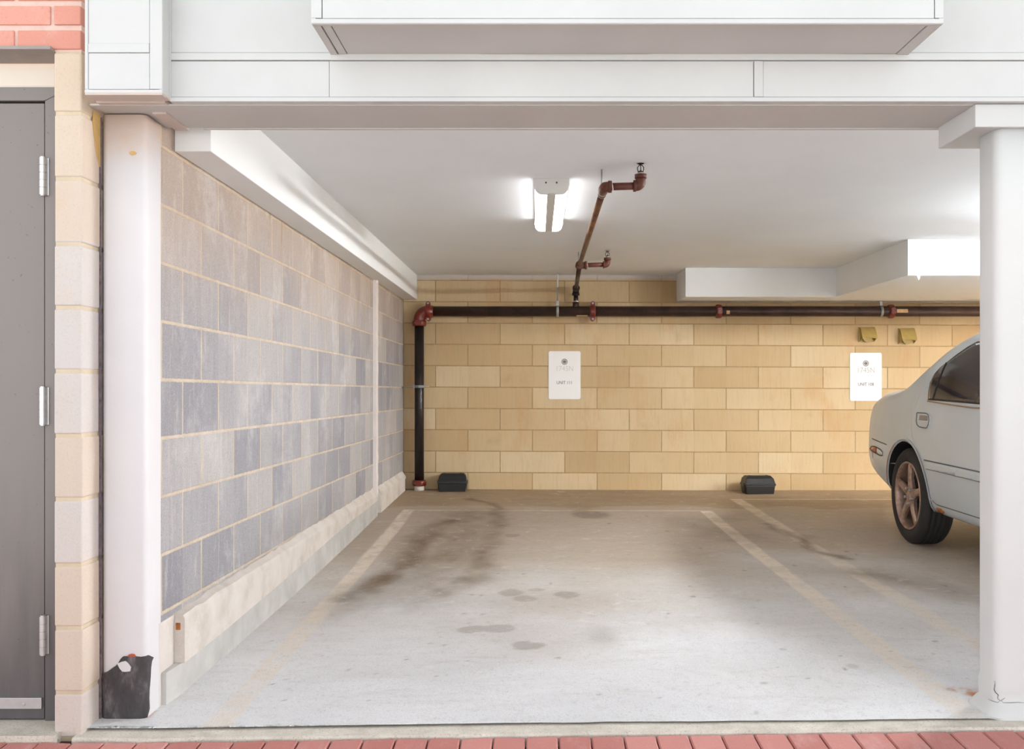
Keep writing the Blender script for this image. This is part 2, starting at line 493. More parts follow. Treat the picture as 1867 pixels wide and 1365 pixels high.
M_CHROMETAN = simple('weathered bright window trim', srgb(160, 134, 112), 0.35, 0.5)
def glass_mat():
    m = NT('tinted car glass', 0.06, 0, srgb(42, 40, 44), 0.6)
    m.color(m.ramp(m.noise(3.5, 3, 0.5, dist=0.6), [(0.35, srgb(34, 32, 34)), (0.55, srgb(58, 54, 58)), (0.75, srgb(78, 74, 80))]))
    return m.mat
M_GLASS = glass_mat()
M_TIRE = simple('black tyre rubber', srgb(44, 42, 41), 0.75, 0, 0.12, 30, 0.3, 120)
def rim_mat():
    m = NT('brown dusted alloy', 0.38, 0.55, (0.5, 0.4, 0.35), 0.5)
    m.color(m.ramp(m.noise(18, 5, 0.65), [(0.25, srgb(120, 92, 78)), (0.55, srgb(178, 150, 134)), (0.8, srgb(206, 190, 178))]))
    return m.mat
M_RIM = rim_mat()
M_REDLENS = simple('red lamp lens', srgb(170, 60, 36), 0.25, 0, 0.2, 60)
M_CLRLENS = simple('clear lamp lens', srgb(208, 212, 212), 0.15, 0, 0.05)
M_LEAF = simple('fresh green leaf', srgb(112, 140, 52), 0.6, 0, 0.2, 60)

# ------------------------------------------------------------------ floor height
LD = [(2.4, 1.07), (3.0, 1.070), (3.4, 1.064), (4.8, 1.060), (5.6, 1.050), (6.78, 1.028), (7.74, 1.000), (9.8, 0.968)]
RD = [(2.4, 1.03), (3.0, 1.030), (4.5, 1.028), (6.5, 1.020), (8.0, 1.000), (9.8, 0.983)]
def floor_z(x, d):
    a = np.interp(d, [p[0] for p in LD], [p[1] for p in LD])
    b = np.interp(d, [p[0] for p in RD], [p[1] for p in RD])
    t = np.clip((x + 1.2) / 2.6, 0, 1)
    return -(a * (1 - t) + b * t)
def on_floor(px, py):
    d = 5.0
    for _ in range(25):
        x = (px - VX) * d / F
        d = -float(floor_z(x, d)) * F / (py - VY)
    return ((px - VX) * d / F, d)

# ------------------------------------------------------------------ numpy noise for wear masks
def vnoise(x, y, seed):
    rng = np.random.RandomState(seed); T = rng.rand(256, 256)
    xi = np.floor(x).astype(int); yi = np.floor(y).astype(int)
    fx = x - xi; fy = y - yi
    fx = fx * fx * (3 - 2 * fx); fy = fy * fy * (3 - 2 * fy)
    g = lambda a, b: T[a % 256, b % 256]
    return (g(xi, yi) * (1 - fx) + g(xi + 1, yi) * fx) * (1 - fy) + (g(xi, yi + 1) * (1 - fx) + g(xi + 1, yi + 1) * fx) * fy
def fbm(x, y, seed, o=4):
    r = 0; a = 0.5
    for k in range(o):
        r = r + a * vnoise(x * 2 ** k, y * 2 ** k, seed + k); a *= 0.5
    return r / (1 - 0.5 ** o)
def sst(v, a, b):
    t = np.clip((v - a) / (b - a), 0, 1); return t * t * (3 - 2 * t)

def make_floor():
    # fine grid in the stalls in view, coarse to the right
    xs = np.concatenate([np.arange(-1.5, 2.6, 0.0125), np.arange(2.6, 8.3, 0.15)])
    ds = np.concatenate([np.arange(3.10, 9.0, 0.014), np.arange(9.0, 9.76, 0.03)])
    Xg, Dg = np.meshgrid(xs, ds)
    edge = 0.012 * (fbm(Xg * 9, Dg * 0, 3) - 0.5)
    first = np.zeros_like(Dg); first[0, :] = 1
    Dg = Dg + first * (edge + np.interp(Xg, [-1.4, 1.5], [0.035, -0.01]))
    Zg = floor_z(Xg, Dg)
    nr, nc = Xg.shape
    co = np.stack([Xg.ravel(), Dg.ravel(), Zg.ravel()], 1)
    idx = np.arange(nr * nc).reshape(nr, nc)
    q = np.stack([idx[:-1, :-1], idx[:-1, 1:], idx[1:, 1:], idx[1:, :-1]], -1).reshape(-1, 4)
    me = bpy.data.meshes.new('floor')
    me.vertices.add(len(co)); me.vertices.foreach_set('co', co.ravel())
    me.loops.add(q.size); me.loops.foreach_set('vertex_index', q.ravel().astype(np.int32))
    me.polygons.add(len(q)); me.polygons.foreach_set('loop_start', np.arange(0, q.size, 4, dtype=np.int32))
    me.polygons.foreach_set('use_smooth', np.ones(len(q), dtype=bool))
    me.update(calc_edges=True)
    x = Xg.ravel(); d = Dg.ravel()
    # ---- paint stripes
    wn = fbm(x * 14, d * 14, 11)
    wob = (fbm(x * 3, d * 3, 21) - 0.5) * 0.012 + (fbm(x * 22, d * 22, 25) - 0.5) * 0.006
    def band(v, a, b, s=0.006): return sst(v + wob, a - s, a + s) * (1 - sst(v + wob, b - s, b + s))
    lx = np.interp(d, [3.1, 8.0], [0.02, 0.0])
    stripe = np.maximum(band(x - lx, -1.068, -0.978) * band(d, 2.5, 8.03), 0)
    stripe = np.maximum(stripe, band(x, 1.305, 1.40) * band(d, 2.5, 8.0))
    stripe2 = band(x, 1.70, 1.80) * band(d, 3.0, 8.75) * 0.75
    cross = band(d, 7.96, 8.02) * band(x, -1.0, 1.33) * 0.55
    cross = np.maximum(cross, band(d, 8.70, 8.76) * band(x, 1.75, 4.4) * 0.5)
    stripe = np.maximum(np.maximum(stripe, stripe2), cross)
    stripe = np.maximum(stripe, band(x, 4.5, 4.6) * band(d, 3.0, 8.75))
    stripe *= 0.62 + 0.5 * sst(wn, 0.3, 0.6)
    stripe *= np.interp(d, [3.1, 3.8, 5.0, 8.0], [0.55, 0.6, 0.85, 1.0])
    # ---- stains
    wx = x + (fbm(x * 4, d * 4, 31) - 0.5) * 0.10; wd = d + (fbm(x * 4, d * 4, 41) - 0.5) * 0.22
    def polydist(pts, sx=1.0):
        best = np.full(x.shape, 9.0)
        for a, b in zip(pts[:-1], pts[1:]):
            ax, ay = a; bx, by = b
            vx, vy = bx - ax, by - ay
            t = np.clip(((wx - ax) * vx + (wd - ay) * vy) / (vx * vx + vy * vy), 0, 1)
            best = np.minimum(best, np.hypot(wx - ax - t * vx, wd - ay - t * vy))
        return best
    def pts(l): return [on_floor(*p) for p in l]
    dark = np.zeros_like(x)
    A = pts([(903, 928), (902, 948), (900, 971), (880, 1005), (876, 1040), (850, 1060), (814, 1074), (768, 1088), (735, 1112), (690, 1142), (640, 1172), (600, 1196)])
    B = pts([(820, 950), (790, 968), (770, 985), (762, 1005), (741, 1036), (700, 1060), (660, 1082), (626, 1102), (590, 1140), (560, 1180)])
    grain = (0.35 + 1.2 * fbm(x * 9, d * 5, 51, 5)) * sst(d, 4.2, 5.3)
    dark = np.maximum(dark, 0.62 * np.exp(-(polydist(A) / 0.10) ** 2) * grain)
    dark = np.maximum(dark, 0.8 * np.exp(-(polydist(B) / 0.13) ** 2) * grain)
    Cc = pts([(860, 935), (840, 975), (810, 1020), (740, 1075), (660, 1130), (600, 1180)])
    dark = np.maximum(dark, 0.5 * np.exp(-(polydist(Cc) / 0.26) ** 2) * grain)
    D2 = pts([(1395, 955), (1440, 975), (1470, 992), (1500, 1008), (1535, 1018)])
    dark = np.maximum(dark, 0.7 * np.exp(-(polydist(D2) / 0.05) ** 2) * grain)
    D3 = pts([(1560, 1040), (1640, 1055), (1730, 1075), (1800, 1100)])
    dark = np.maximum(dark, 0.45 * np.exp(-(polydist(D3) / 0.16) ** 2) * grain)
    D4 = pts([(1330, 945), (1290, 950), (1240, 948), (1380, 985)])
    dark = np.maximum(dark, 0.30 * np.exp(-(polydist(D4) / 0.2) ** 2) * grain)
    D5 = pts([(850, 908), (890, 917), (912, 927)])
    dark = np.maximum(dark, 0.7 * np.exp(-(polydist(D5) / 0.05) ** 2) * grain)
    spot = np.zeros_like(x)
    def ell(px, py, rx, ry, a, soft=0.18):
        c = on_floor(px, py); e = on_floor(px, py - ry); g = on_floor(px, py + ry)
        rd = abs(e[1] - g[1]) / 2; rX = rx * c[1] / F
        w1 = x + (fbm(x * 16, d * 16, 61) - 0.5) * 0.03; w2 = d + (fbm(x * 16, d * 16, 71) - 0.5) * 0.05
        r = np.sqrt(((w1 - c[0]) / rX) ** 2 + ((w2 - c[1]) / rd) ** 2)
        np.maximum(spot, a * (1 - sst(r, 1 - soft, 1 + soft)), out=spot)
    for e in [(1078, 938, 34, 7, 0.85, 0.3), (1062, 932, 20, 3, 0.5, 0.3), (936, 976, 15, 3, 0.5), (930, 1080, 24, 6, 0.5), (978, 1075, 17, 3, 0.4),
              (958, 1091, 22, 6, 0.45), (1034, 1084, 23, 6, 0.6), (863, 1147, 30, 6.5, 0.5), (910, 1146, 30, 7, 0.5), (963, 1176, 29, 8, 0.55),
              (1100, 1158, 24, 18, 0.35, 0.9), (1340, 985, 20, 3, 0.3, 0.6), (1470, 978, 22, 4, 0.4, 0.6),
              (1555, 1215, 12, 4, 0.35, 0.5), (1395, 1245, 8, 2.5, 0.5, 0.3), (1200, 1270, 3, 2, 0.8, .3), (827, 1020, 3, 1, .8, .3)]:
        ell(*e)
    rng = random.Random(5)
    for _ in range(90):
        py = 930 + 370 * rng.random() ** 0.8; px = rng.uniform(480, 1760)
        ell(px, py, rng.uniform(1.5, 5), rng.uniform(0.8, 1.8), rng.uniform(0.4, 0.9), 0.4)
    rust = np.zeros_like(x)
    R1 = pts([(1742, 1256), (1766, 1260), (1786, 1272), (1800, 1284)])
    R2 = pts([(1800, 1286), (1825, 1297), (1862, 1296)])
    w1 = fbm(x * 30, d * 30, 81)
    def rd(pl, w):
        best = np.full(x.shape, 9.0)
        for a, b in zip(pl[:-1], pl[1:]):
            vx, vy = b[0] - a[0], b[1] - a[1]
            t = np.clip(((x - a[0]) * vx + (d - a[1]) * vy) / (vx * vx + vy * vy), 0, 1)
            best = np.minimum(best, np.hypot(x - a[0] - t * vx, d - a[1] - t * vy))
        return np.exp(-(best / w) ** 2)
    rust = np.maximum(rd(R1, 0.028), 0.9 * rd(R2, 0.014)) * sst(w1, 0.3, 0.55)
    rust = np.maximum(rust, 0.8 * rd(pts([(268, 1306), (275, 1298), (290, 1290)]), 0.012) * sst(w1, 0.3, 0.55))
    # old bare dirt behind the stalls, its darkness partly dim rear light painted in
    dirt_and_shade = sst(d + (fbm(x * 2.5, d * 2.5, 91) - 0.5) * 0.5, 7.75, 8.3)
    dirt_and_shade = np.maximum(dirt_and_shade, sst(x + (fbm(x * 2, d * 2, 93) - 0.5) * 0.8, 1.75, 2.3) * 0.65)
    dirt_and_shade = np.maximum(dirt_and_shade, 0.5 * (1 - sst(x + (fbm(x * 2, d * 2, 95) - 0.5) * 0.3, -1.05, -0.9)) * sst(d, 4.6, 5.6))
    dirt_and_shade = np.maximum(dirt_and_shade, sst(d + (fbm(x * 1.5, d * 1.5, 97) - 0.5) * 2.0, 3.4, 6.6) * 0.78)  # browner with depth: grime plus the warm, dimmer rear light painted in
    for nm, arr in (('stripe', stripe), ('dark', np.maximum(dark, 0)), ('spot', spot), ('rust', rust), ('dirt_and_shade', dirt_and_shade)):
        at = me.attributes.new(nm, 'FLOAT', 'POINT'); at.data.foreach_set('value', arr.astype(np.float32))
    m = NT('stained parking concrete', 0.62, 0, (0.6, 0.6, 0.6), 0.3)
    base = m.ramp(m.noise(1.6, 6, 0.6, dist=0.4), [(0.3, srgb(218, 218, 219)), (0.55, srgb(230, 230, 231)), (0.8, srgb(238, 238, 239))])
    dirt_shade_col = m.mix(m.noise(3, 5, 0.7, stretch=(0.6, 1.6, 1)), srgb(140, 120, 94), srgb(186, 164, 136))
    c = m.mix(m.attr('dirt_and_shade'), base, dirt_shade_col)
    streak = m.math('MULTIPLY', m.step(m.noise(5, 7, 0.75, stretch=(0.5, 2.2, 1), dist=0.5), 0.5, 0.8), 0.3)
    c = m.mix(streak, c, srgb(170, 156, 138))
    c = m.mix(m.math('MULTIPLY', m.attr('stripe'), 0.9), c, srgb(232, 218, 200))
    c = m.mix(m.math('MULTIPLY', m.attr('dark'), 1.0, clamp=True), c, srgb(104, 84, 60))
    c = m.mix(m.math('MULTIPLY', m.attr('spot'), 0.75), c, srgb(112, 98, 84))
    mot = m.noise(22, 6, 0.75)
    c = m.mix(m.math('MULTIPLY', m.step(mot, 0.5, 0.72), m.remap(m.attr('dirt_and_shade'), 0, 1, 0.16, 0.5)), c, srgb(146, 126, 100))
    c = m.mix(m.math('MULTIPLY', m.step(m.noise(10, 6, 0.7, dist=0.5), 0.54, 0.72), 0.28), c, srgb(240, 238, 236))
    sp = m.step(m.noise(230, 3, 0.8), 0.5, 0.66)
    c = m.mix(m.math('MULTIPLY', sp, 0.34), c, srgb(150, 140, 128))
    sp2 = m.step(m.noise(190, 2, 0.7, stretch=(1.1, 0.8, 1)), 0.60, 0.70)
    c = m.mix(m.math('MULTIPLY', sp2, 0.35), c, srgb(246, 244, 242))
    sp3 = m.step(m.noise(75, 4, 0.8, stretch=(1.3, 0.7, 1)), 0.56, 0.68)
    c = m.mix(m.math('MULTIPLY', sp3, 0.3), c, srgb(140, 130, 118))
    c = m.mix(m.attr('rust'), c, srgb(176, 112, 58))
    m.color(c); m.bump(m.noise(90, 5, 0.7), 0.35, 0.004)
    me.materials.append(m.mat)
    o = bpy.data.objects.new('floor', me); COL.objects.link(o)
    tag(o, kind='structure')
    return o
FLOOR = make_floor()

# ------------------------------------------------------------------ room shell
XL, DB, ZC = -1.254, 9.43, 1.045
XR = 8.2
def uvwall(name, fn, pa, pb, nz, na, mat, thick, uvf):
    """grid wall: fn(s,z)->point, s along, with UVs from uvf(point); plus a closed back"""
    me = bpy.data.meshes.new(name); bm = bmesh.new(); lay = bm.loops.layers.uv.new('UVMap')
    z0, z1 = nz; g = []
    for i in range(na + 1):
        s = pa + (pb - pa) * i / na
        g.append([bm.verts.new(fn(s, z0 + (z1 - z0) * j / 8)) for j in range(9)])
    for i in range(na):
        for j in range(8):
            f = bm.faces.new((g[i][j], g[i + 1][j], g[i + 1][j + 1], g[i][j + 1]))
            for l in f.loops: l[lay].uv = uvf(l.vert.co)
    geom = bmesh.ops.extrude_face_region(bm, geom=list(bm.faces))
    vs = [e for e in geom['geom'] if isinstance(e, bmesh.types.BMVert)]
    for v in vs: v.co += Vector(thick)
    bmesh.ops.recalc_face_normals(bm, faces=bm.faces)
    bm.to_mesh(me); bm.free(); me.materials.append(mat)
    o = bpy.data.objects.new(name, me); COL.objects.link(o); tag(o, kind='structure'); return o

def uv_left(p):
    t = (p.y - 3.33) / (DB - 3.33)
    pitch = 0.1955 + 0.006 * t; z0 = -0.371 - 0.0475 * t
    return ((p.y - 3.538) / 0.399, (p.z - z0) / pitch)
def uv_back(p):
    return ((p.x + 0.9534) / 0.61, (p.z + 0.8187 + 0.0037 * (p.x + 0.95)) / 0.2015)
uvwall('wall_left', lambda s, z: (XL, s, z), 3.30, DB, (-1.12, 1.06), 12, M_LEFT, (-0.14, 0, 0), uv_left)
uvwall('wall_back', lambda s, z: (s, DB, z), XL - 0.14, XR + 0.14, (-1.12, 1.06), 12, M_BACK, (0, 0.14, 0), uv_back)
uvwall('wall_right', lambda s, z: (XR, s, z), 3.1, DB, (-1.12, 1.06), 12, M_BACK, (0.14, 0, 0),
       lambda p: (p.y / 0.61, (p.z + 0.8187) / 0.2015))
o = MB().box(XL - 0.14, XR + 0.14, 3.40, DB + 0.14, ZC, ZC + 0.25).build('ceiling', M_CEIL); tag(o, kind='structure')
# boxed bulkhead down the left wall
o = MB().box(XL, -1.128, 3.46, DB, 0.812, ZC).build('trim_1', M_BULK, bevel=0.002); tag(o, kind='structure')
# stepped bulkheads on the right
o = MB().box(1.322, 2.66, 8.85, DB, 0.788, ZC).box(2.66, 2.665, 8.85, DB, 0.788, ZC).build('trim_2', M_BULK, bevel=0.002); tag(o, kind='structure')
o = MB().box(2.655, XR, 7.135, DB, 0.788, ZC).build('trim_3', M_BULK, bevel=0.002); tag(o, kind='structure')
m = MB()
m.prism([(2.72, 0.789), (2.745, 0.789), (2.742, 0.765), (2.735, 0.755), (2.728, 0.77)], 'y', 7.14, 7.16)
o = m.build('paint_drip', M_BULK); tag(o, 'small white paint drip hanging under the edge of the larger right bulkhead', 'paint drip')

# ---- kerb at the foot of the left wall
def kerb():
    m = MB(); nst = 60
    rnd = random.Random(3)
    ds = [3.45 + (7.66 - 3.45) * i / nst for i in range(nst + 1)]
    prev = None
    for d in ds:
        jig = rnd.uniform(-0.004, 0.004); j2 = rnd.uniform(-0.005, 0.005)
        zt = -0.785 + jig * 1.5; zf = np.interp(d, [3.45, 7.66], [-0.802, -0.838]) + jig
        zb = np.interp(d, [3.45, 3.91, 4.79, 5.93, 6.54, 7.66], [-0.957, -0.955, -0.9375, -0.902, -0.888, -0.880])
        ring = [(XL - 0.01, d, zt + 0.002), (XL + 0.004, d, zt), (-1.222 + j2 * 0.4, d, zf + 0.012), (-1.2155, d, zf), (-1.2155, d, zb), (XL - 0.01, d, zb)]
        if prev:
            b = prev + ring
            m.add(b, [(i, i + 1, i + 7, i + 6) for i in range(5)])
        else: m.add(ring, [tuple(range(6))])
        prev = ring
    m.add(prev, [tuple(range(6))])
    o = m.build('baseboard_left', M_KERB); tag(o, kind='structure')
    # plinth under it
    m = MB(); prev = None
    for d in [3.33] + ds[::6] + [7.70]:
        zb = float(floor_z(-1.22, d)) - 0.03
        zt = np.interp(d, [3.45, 3.91, 4.79, 5.93, 6.54, 7.66], [-0.957, -0.955, -0.9375, -0.902, -0.888, -0.880])
        w = -1.225 if d > 3.4 else -1.235
        ring = [(XL - 0.01, d, zt), (w, d, zt), (w, d, zb), (XL - 0.01, d, zb)]
        if prev: m.add(prev + ring, [(i, i + 1, i + 5, i + 4) for i in range(3)])
        else: m.add(ring, [(0, 1, 2, 3)])
        prev = ring
    m.add(prev, [(0, 1, 2, 3)])
    o = m.build('trim_4', M_PLINTH); tag(o, kind='structure')
    # the lower kerb behind the joint strip
    m = MB(); prev = None
    for i in range(25):
        d = 7.85 + (9.30 - 7.85) * i / 24
        jig = rnd.uniform(-0.004, 0.004); zb = float(floor_z(-1.22, d)) - 0.03
        ring = [(XL - 0.01, d, -0.793), (XL + 0.003, d, -0.795 + jig), (-1.225, d, -0.835 + jig), (-1.216, d, -0.842), (-1.216, d, -0.862), (-1.222, d, -0.864), (-1.222, d, zb), (XL - 0.01, d, zb)]
        if prev: m.add(prev + ring, [(k, k + 1, k + 9, k + 8) for k in range(7)])
        else: m.add(ring, [tuple(range(8))])
        prev = ring
    m.add(prev, [tuple(range(8))])
    o = m.build('baseboard_back', M_KERB); tag(o, kind='structure')
kerb()
m = MB(); m.box(XL - 0.01, XL + 0.003, 3.31, 3.452, -1.09, -0.79); struct_ = m.build('trim_12', M_KERB, bevel=0.002); tag(struct_, kind='structure')
m = MB(); z0 = -0.87; rnd = random.Random(8)
prev = None
for i in range(33):
    z = z0 + (0.812 - z0) * i / 32; j = rnd.uniform(-0.002, 0.002)
    ring = [(XL - 0.005, 7.66, z), (XL - 0.005, 7.74, z), (-1.226 + j, 7.735, z), (-1.228 + j, 7.66, z)]
    if prev: m.add(prev + ring, [(k, (k + 1) % 4, (k + 1) % 4 + 4, k + 4) for k in range(4)])
    prev = ring
o = m.build('trim_5', M_STRIP); tag(o, kind='structure')

# rusty metal stub near the kerb's front end, small rust bleed lower down the kerb
c = P(328, 1139, 3.47)
o = MB().box(c.x - 0.008, c.x + 0.010, 3.4485, 3.47, c.z - 0.013, c.z + 0.013).build('rusted_anchor', M_RUST, bevel=0.003)
tag(o, 'small square rusted anchor on the near end of the plaster kerb', 'anchor')

# ------------------------------------------------------------------ front edge of the slab, pavers, road
m = MB(); nx = 90; rnd = random.Random(2)
prev = None
for i in range(nx + 1):
    x = -1.42 + (XR + 1.42) * i / nx
    z = float(floor_z(x, 3.0)) - 0.006; j = rnd.uniform(-0.004, 0.004)
    dn = 3.045 + j + np.interp(x, [-1.4, 1.5], [0.0, -0.02])
    ring = [(x, dn, z - 0.1), (x, dn, z - 0.006), (x, dn + 0.006, z), (x, 3.30, z + 0.001), (x, 3.30, z - 0.1)]
    if prev: m.add(prev + ring, [(k, k + 1, k + 6, k + 5) for k in range(4)])
    prev = ring
o = m.build('trim_6', M_THRESH, recalc=True); tag(o, kind='structure')

def pave_z(x, d):
    return -(1.072 - 0.042 * np.clip((x + 1.2) / 2.6, 0, 1)) - 0.012 - (3.04 - d) * 0.045
def pavers():
    m = MB(); rnd = random.Random(4); w = 0.0985; L = 0.203
    for r in range(6):
        d1 = 3.036 - r * L - 0.0; d0 = d1 - L + 0.005
        for i in range(-42, 84):
            x0 = -0.030 + w * i + (0 if r % 2 == 0 else 0.0); x1 = x0 + w - 0.0045
            if x1 < -4.2 or x0 > 8.2: continue
            tilt = rnd.uniform(-0.0015, 0.0015); sh = np.interp(x0, [-1.4, 1.5], [0.0, -0.02])
            a0, a1 = d0 + sh, d1 + sh + rnd.uniform(-0.002, 0.002)
            zs = [pave_z(x0, a0) + tilt, pave_z(x1, a0) - tilt, pave_z(x1, a1) - tilt, pave_z(x0, a1) + tilt]
            b = 0.004
            vs = [(x0, a0, zs[0] - 0.05), (x1, a0, zs[1] - 0.05), (x1, a1, zs[2] - 0.05), (x0, a1, zs[3] - 0.05),
                  (x0, a0, zs[0] - b), (x1, a0, zs[1] - b), (x1, a1, zs[2] - b), (x0, a1, zs[3] - b),
                  (x0 + b, a0 + b, zs[0]), (x1 - b, a0 + b, zs[1]), (x1 - b, a1 - b, zs[2]), (x0 + b, a1 - b, zs[3])]
            fs = [(8, 9, 10, 11)] + [(k, (k + 1) % 4, (k + 1) % 4 + 4, k + 4) for k in range(4)] + [(k + 4, (k + 1) % 4 + 4, (k + 1) % 4 + 8, k + 8) for k in range(4)]
            m.add(vs, fs, 0)
    o = m.build('brick_paving', M_PAVER, recalc=True); tag(o, kind='structure')
    m = MB()
    m.add([(-4.3, 1.80, -1.145), (8.4, 1.80, -1.1), (8.4, 3.2, -1.075), (-4.3, 3.2, -1.1)], [(0, 1, 2, 3)])
    o = m.build('paving_bed', M_JOINTDARK); tag(o, kind='structure')
    m = MB(); m.box(-14, 18, -16, 1.83, -1.25, -1.135)
    o = m.build('road', M_ROAD); tag(o, kind='structure')
pavers()

# ------------------------------------------------------------------ facade
def struct(m, name, mat, bevel=0.0, **k):
    o = m.build(name, mat, bevel=bevel, **k); tag(o, kind='structure'); return o
ZB = 0.876
FD0 = 3.084; FX0 = -1.13
# beam core with painted soffit
m = MB()
m.box(FX0 + 0.0, XR + 0.14, FD0 + 0.006, 3.40, ZB + 0.004, 3.2, 0)
struct(m, 'beam', [M_PANEL])
m = MB()
m.box(XL - 0.14, XR + 0.14, FD0 + 0.03, 3.385, ZB - 0.002, ZB + 0.004)
m.box(FX0, XR + 0.14, 3.385, 3.40, ZB - 0.006, ZB + 0.004)
struct(m, 'trim_7', M_SOFFIT, 0.001)
m = MB()
g = 0.0012
zl = [ZB, Z_at(177.5, FD0), Z_at(111, FD0), Z_at(96.5, FD0), 3.2]
xs = X_at(1374, FD0); xs2 = X_at(1391, FD0)
m.box(FX0, XR + 0.14, FD0 - 0.008, FD0 + 0.03, zl[0], zl[1] - g)                  # drip trim
m.box(FX0, X_at(600, FD0), FD0 - 0.001, FD0 + 0.01, zl[1] + g, zl[2] - g)
m.box(X_at(600, FD0) + 0.001, xs - g, FD0 - 0.001, FD0 + 0.01, zl[1] + g, zl[2] - g)
m.box(xs + g, xs2, FD0 - 0.004, FD0 + 0.01, zl[1] + g, zl[2] - g)
m.box(xs2 + 0.0006, XR + 0.14, FD0 - 0.001, FD0 + 0.01, zl[1] + g, zl[2] - g)
m.box(FX0, XR + 0.14, FD0 - 0.006, FD0 + 0.01, zl[2] + g, zl[3] - 0.0012)
m.box(FX0, XR + 0.14, FD0, FD0 + 0.01, zl[3] + 0.0012, zl[4])
struct(m, 'fascia_cladding', M_PANEL, 0.0012)
m = MB(); m.box(FX0, XR, FD0 + 0.008, FD0 + 0.012, ZB + 0.005, 3.15)
struct(m, 'trim_8', M_DARKGAP)

# pier cladding box over the left column
PX0, PX1, PD = -1.361, -1.128, 3.01
m = MB()
m.box(PX0 + 0.004, PX1 - 0.004, PD + 0.006, 3.09, ZB + 0.010, 3.2)
struct(m, 'trim_9', M_DARKGAP)
m = MB()
zt = Z_at(163, PD); b0 = Z_at(96, PD); b1 = Z_at(80, PD)
m.box(PX0, PX1, PD - 0.003, PD + 0.012, ZB + 0.006, zt - 0.001)
xa = X_at(161, PD); xb = X_at(273, PD)
m.box(PX0, xa - 0.001, PD - 0.002, PD + 0.012, zt + 0.001, 3.2)
m.box(xb + 0.0008, PX1 + 0.0, PD - 0.002, PD + 0.012, zt + 0.001, 3.2)
m.box(xa + 0.001, xb - 0.0008, PD, PD + 0.012, zt + 0.001, b0 - 0.0012)
m.box(xa + 0.001, xb - 0.0008, PD - 0.003, PD + 0.012, b0, b1)
m.box(xa + 0.001, xb - 0.0008, PD, PD + 0.012, b1 + 0.0006, 3.2)
m.box(PX1 - 0.01, PX1 + 0.001, PD + 0.0, PD + 0.016, ZB + 0.006, 3.2)
m.box(PX1 - 0.01, PX1 - 0.001, PD + 0.0175, FD0 - 0.014, ZB + 0.006, 3.2)
m.box(PX1 - 0.01, PX1 + 0.001, FD0 - 0.0125, FD0 - 0.001, ZB + 0.006, 3.2)
m.box(PX0 - 0.0, PX0 + 0.01, PD, 3.10, ZB + 0.006, 3.2)
struct(m, 'pier_cladding', M_PANEL, 0.001)
m = MB()
m.box(PX0, PX1, PD - 0.002, PD + 0.03, ZB - 0.0, ZB + 0.008)
m.box(PX0, PX1, PD + 0.031, PD + 0.075, ZB + 0.003, ZB + 0.008)
m.box(PX0, PX1 - 0.02, PD + 0.076, 3.20, ZB - 0.001, ZB + 0.008)
m.box(PX1 - 0.10, PX1 - 0.055, 3.19, 3.40, ZB - 0.008, ZB + 0.004)
struct(m, 'trim_10', simple('warm grey soffit panel', srgb(200, 184, 174), 0.6, 0, 0.06, 8), 0.001)

# projecting bay box above the opening
BX0, BX1, BD, BZ = -0.6345, 1.147, 2.813, 1.02
m = MB()
m.box(BX0 + 0.006, BX1 - 0.006, BD + 0.006, FD0 + 0.004, BZ + 0.006, 3.2)
struct(m, 'bay_core', M_DARKGAP)
m = MB()
zt = Z_at(34, BD); xa = X_at(587, BD); xb = X_at(1704, BD)
m.box(BX0, BX1, BD - 0.003, BD + 0.014, BZ, zt - 0.001)
m.box(BX0, xa - 0.001, BD - 0.002, BD + 0.014, zt + 0.0015, 3.2)
m.box(xb + 0.001, BX1, BD - 0.002, BD + 0.014, zt + 0.0015, 3.2)
m.box(xa + 0.001, xb - 0.001, BD, BD + 0.014, zt + 0.001, 3.2)
m.box(BX0, BX0 + 0.012, BD + 0.0, FD0, BZ, 3.2)
m.box(BX1 - 0.012, BX1, BD + 0.0, FD0, BZ, 3.2)
struct(m, 'bay_cladding', M_PANEL, 0.0012)
m = MB()
m.box(BX0 + 0.001, BX1 - 0.001, BD + 0.0, BD + 0.016, BZ - 0.0015, BZ + 0.01)
m.box(BX0 + 0.001, BX0 + 0.022, BD + 0.017, FD0 - 0.002, BZ - 0.001, BZ + 0.01)
m.box(BX0 + 0.026, BX0 + 0.050, BD + 0.017, FD0 - 0.002, BZ + 0.001, BZ + 0.01)
m.box(BX0 + 0.053, BX1 - 0.040, BD + 0.018, FD0 - 0.002, BZ + 0.002, BZ + 0.01)
m.box(BX1 - 0.037, BX1 - 0.001, BD + 0.017, FD0 - 0.002, BZ - 0.001, BZ + 0.01)
struct(m, 'bay_soffit', M_SOFFIT, 0.001)
# wavy flashing strip where the bay meets the fascia
m = MB(); prev = None
for i in range(61):
    x = BX0 - 0.0 + (BX1 - BX0) * i / 60
    zz = BZ + 0.002 + 0.006 * math.sin(i * 0.17 + 0.6) * math.sin(i * math.pi / 60)
    ring = [(x, FD0 - 0.006, Z_at(111, FD0) + 0.001), (x, FD0 - 0.008, zz), (x, FD0 - 0.002, zz + 0.002)]
    if prev: m.add(prev + ring, [(0, 1, 4, 3), (1, 2, 5, 4)])
    prev = ring
struct(m, 'bay_flashing', M_PANEL, recalc=False)

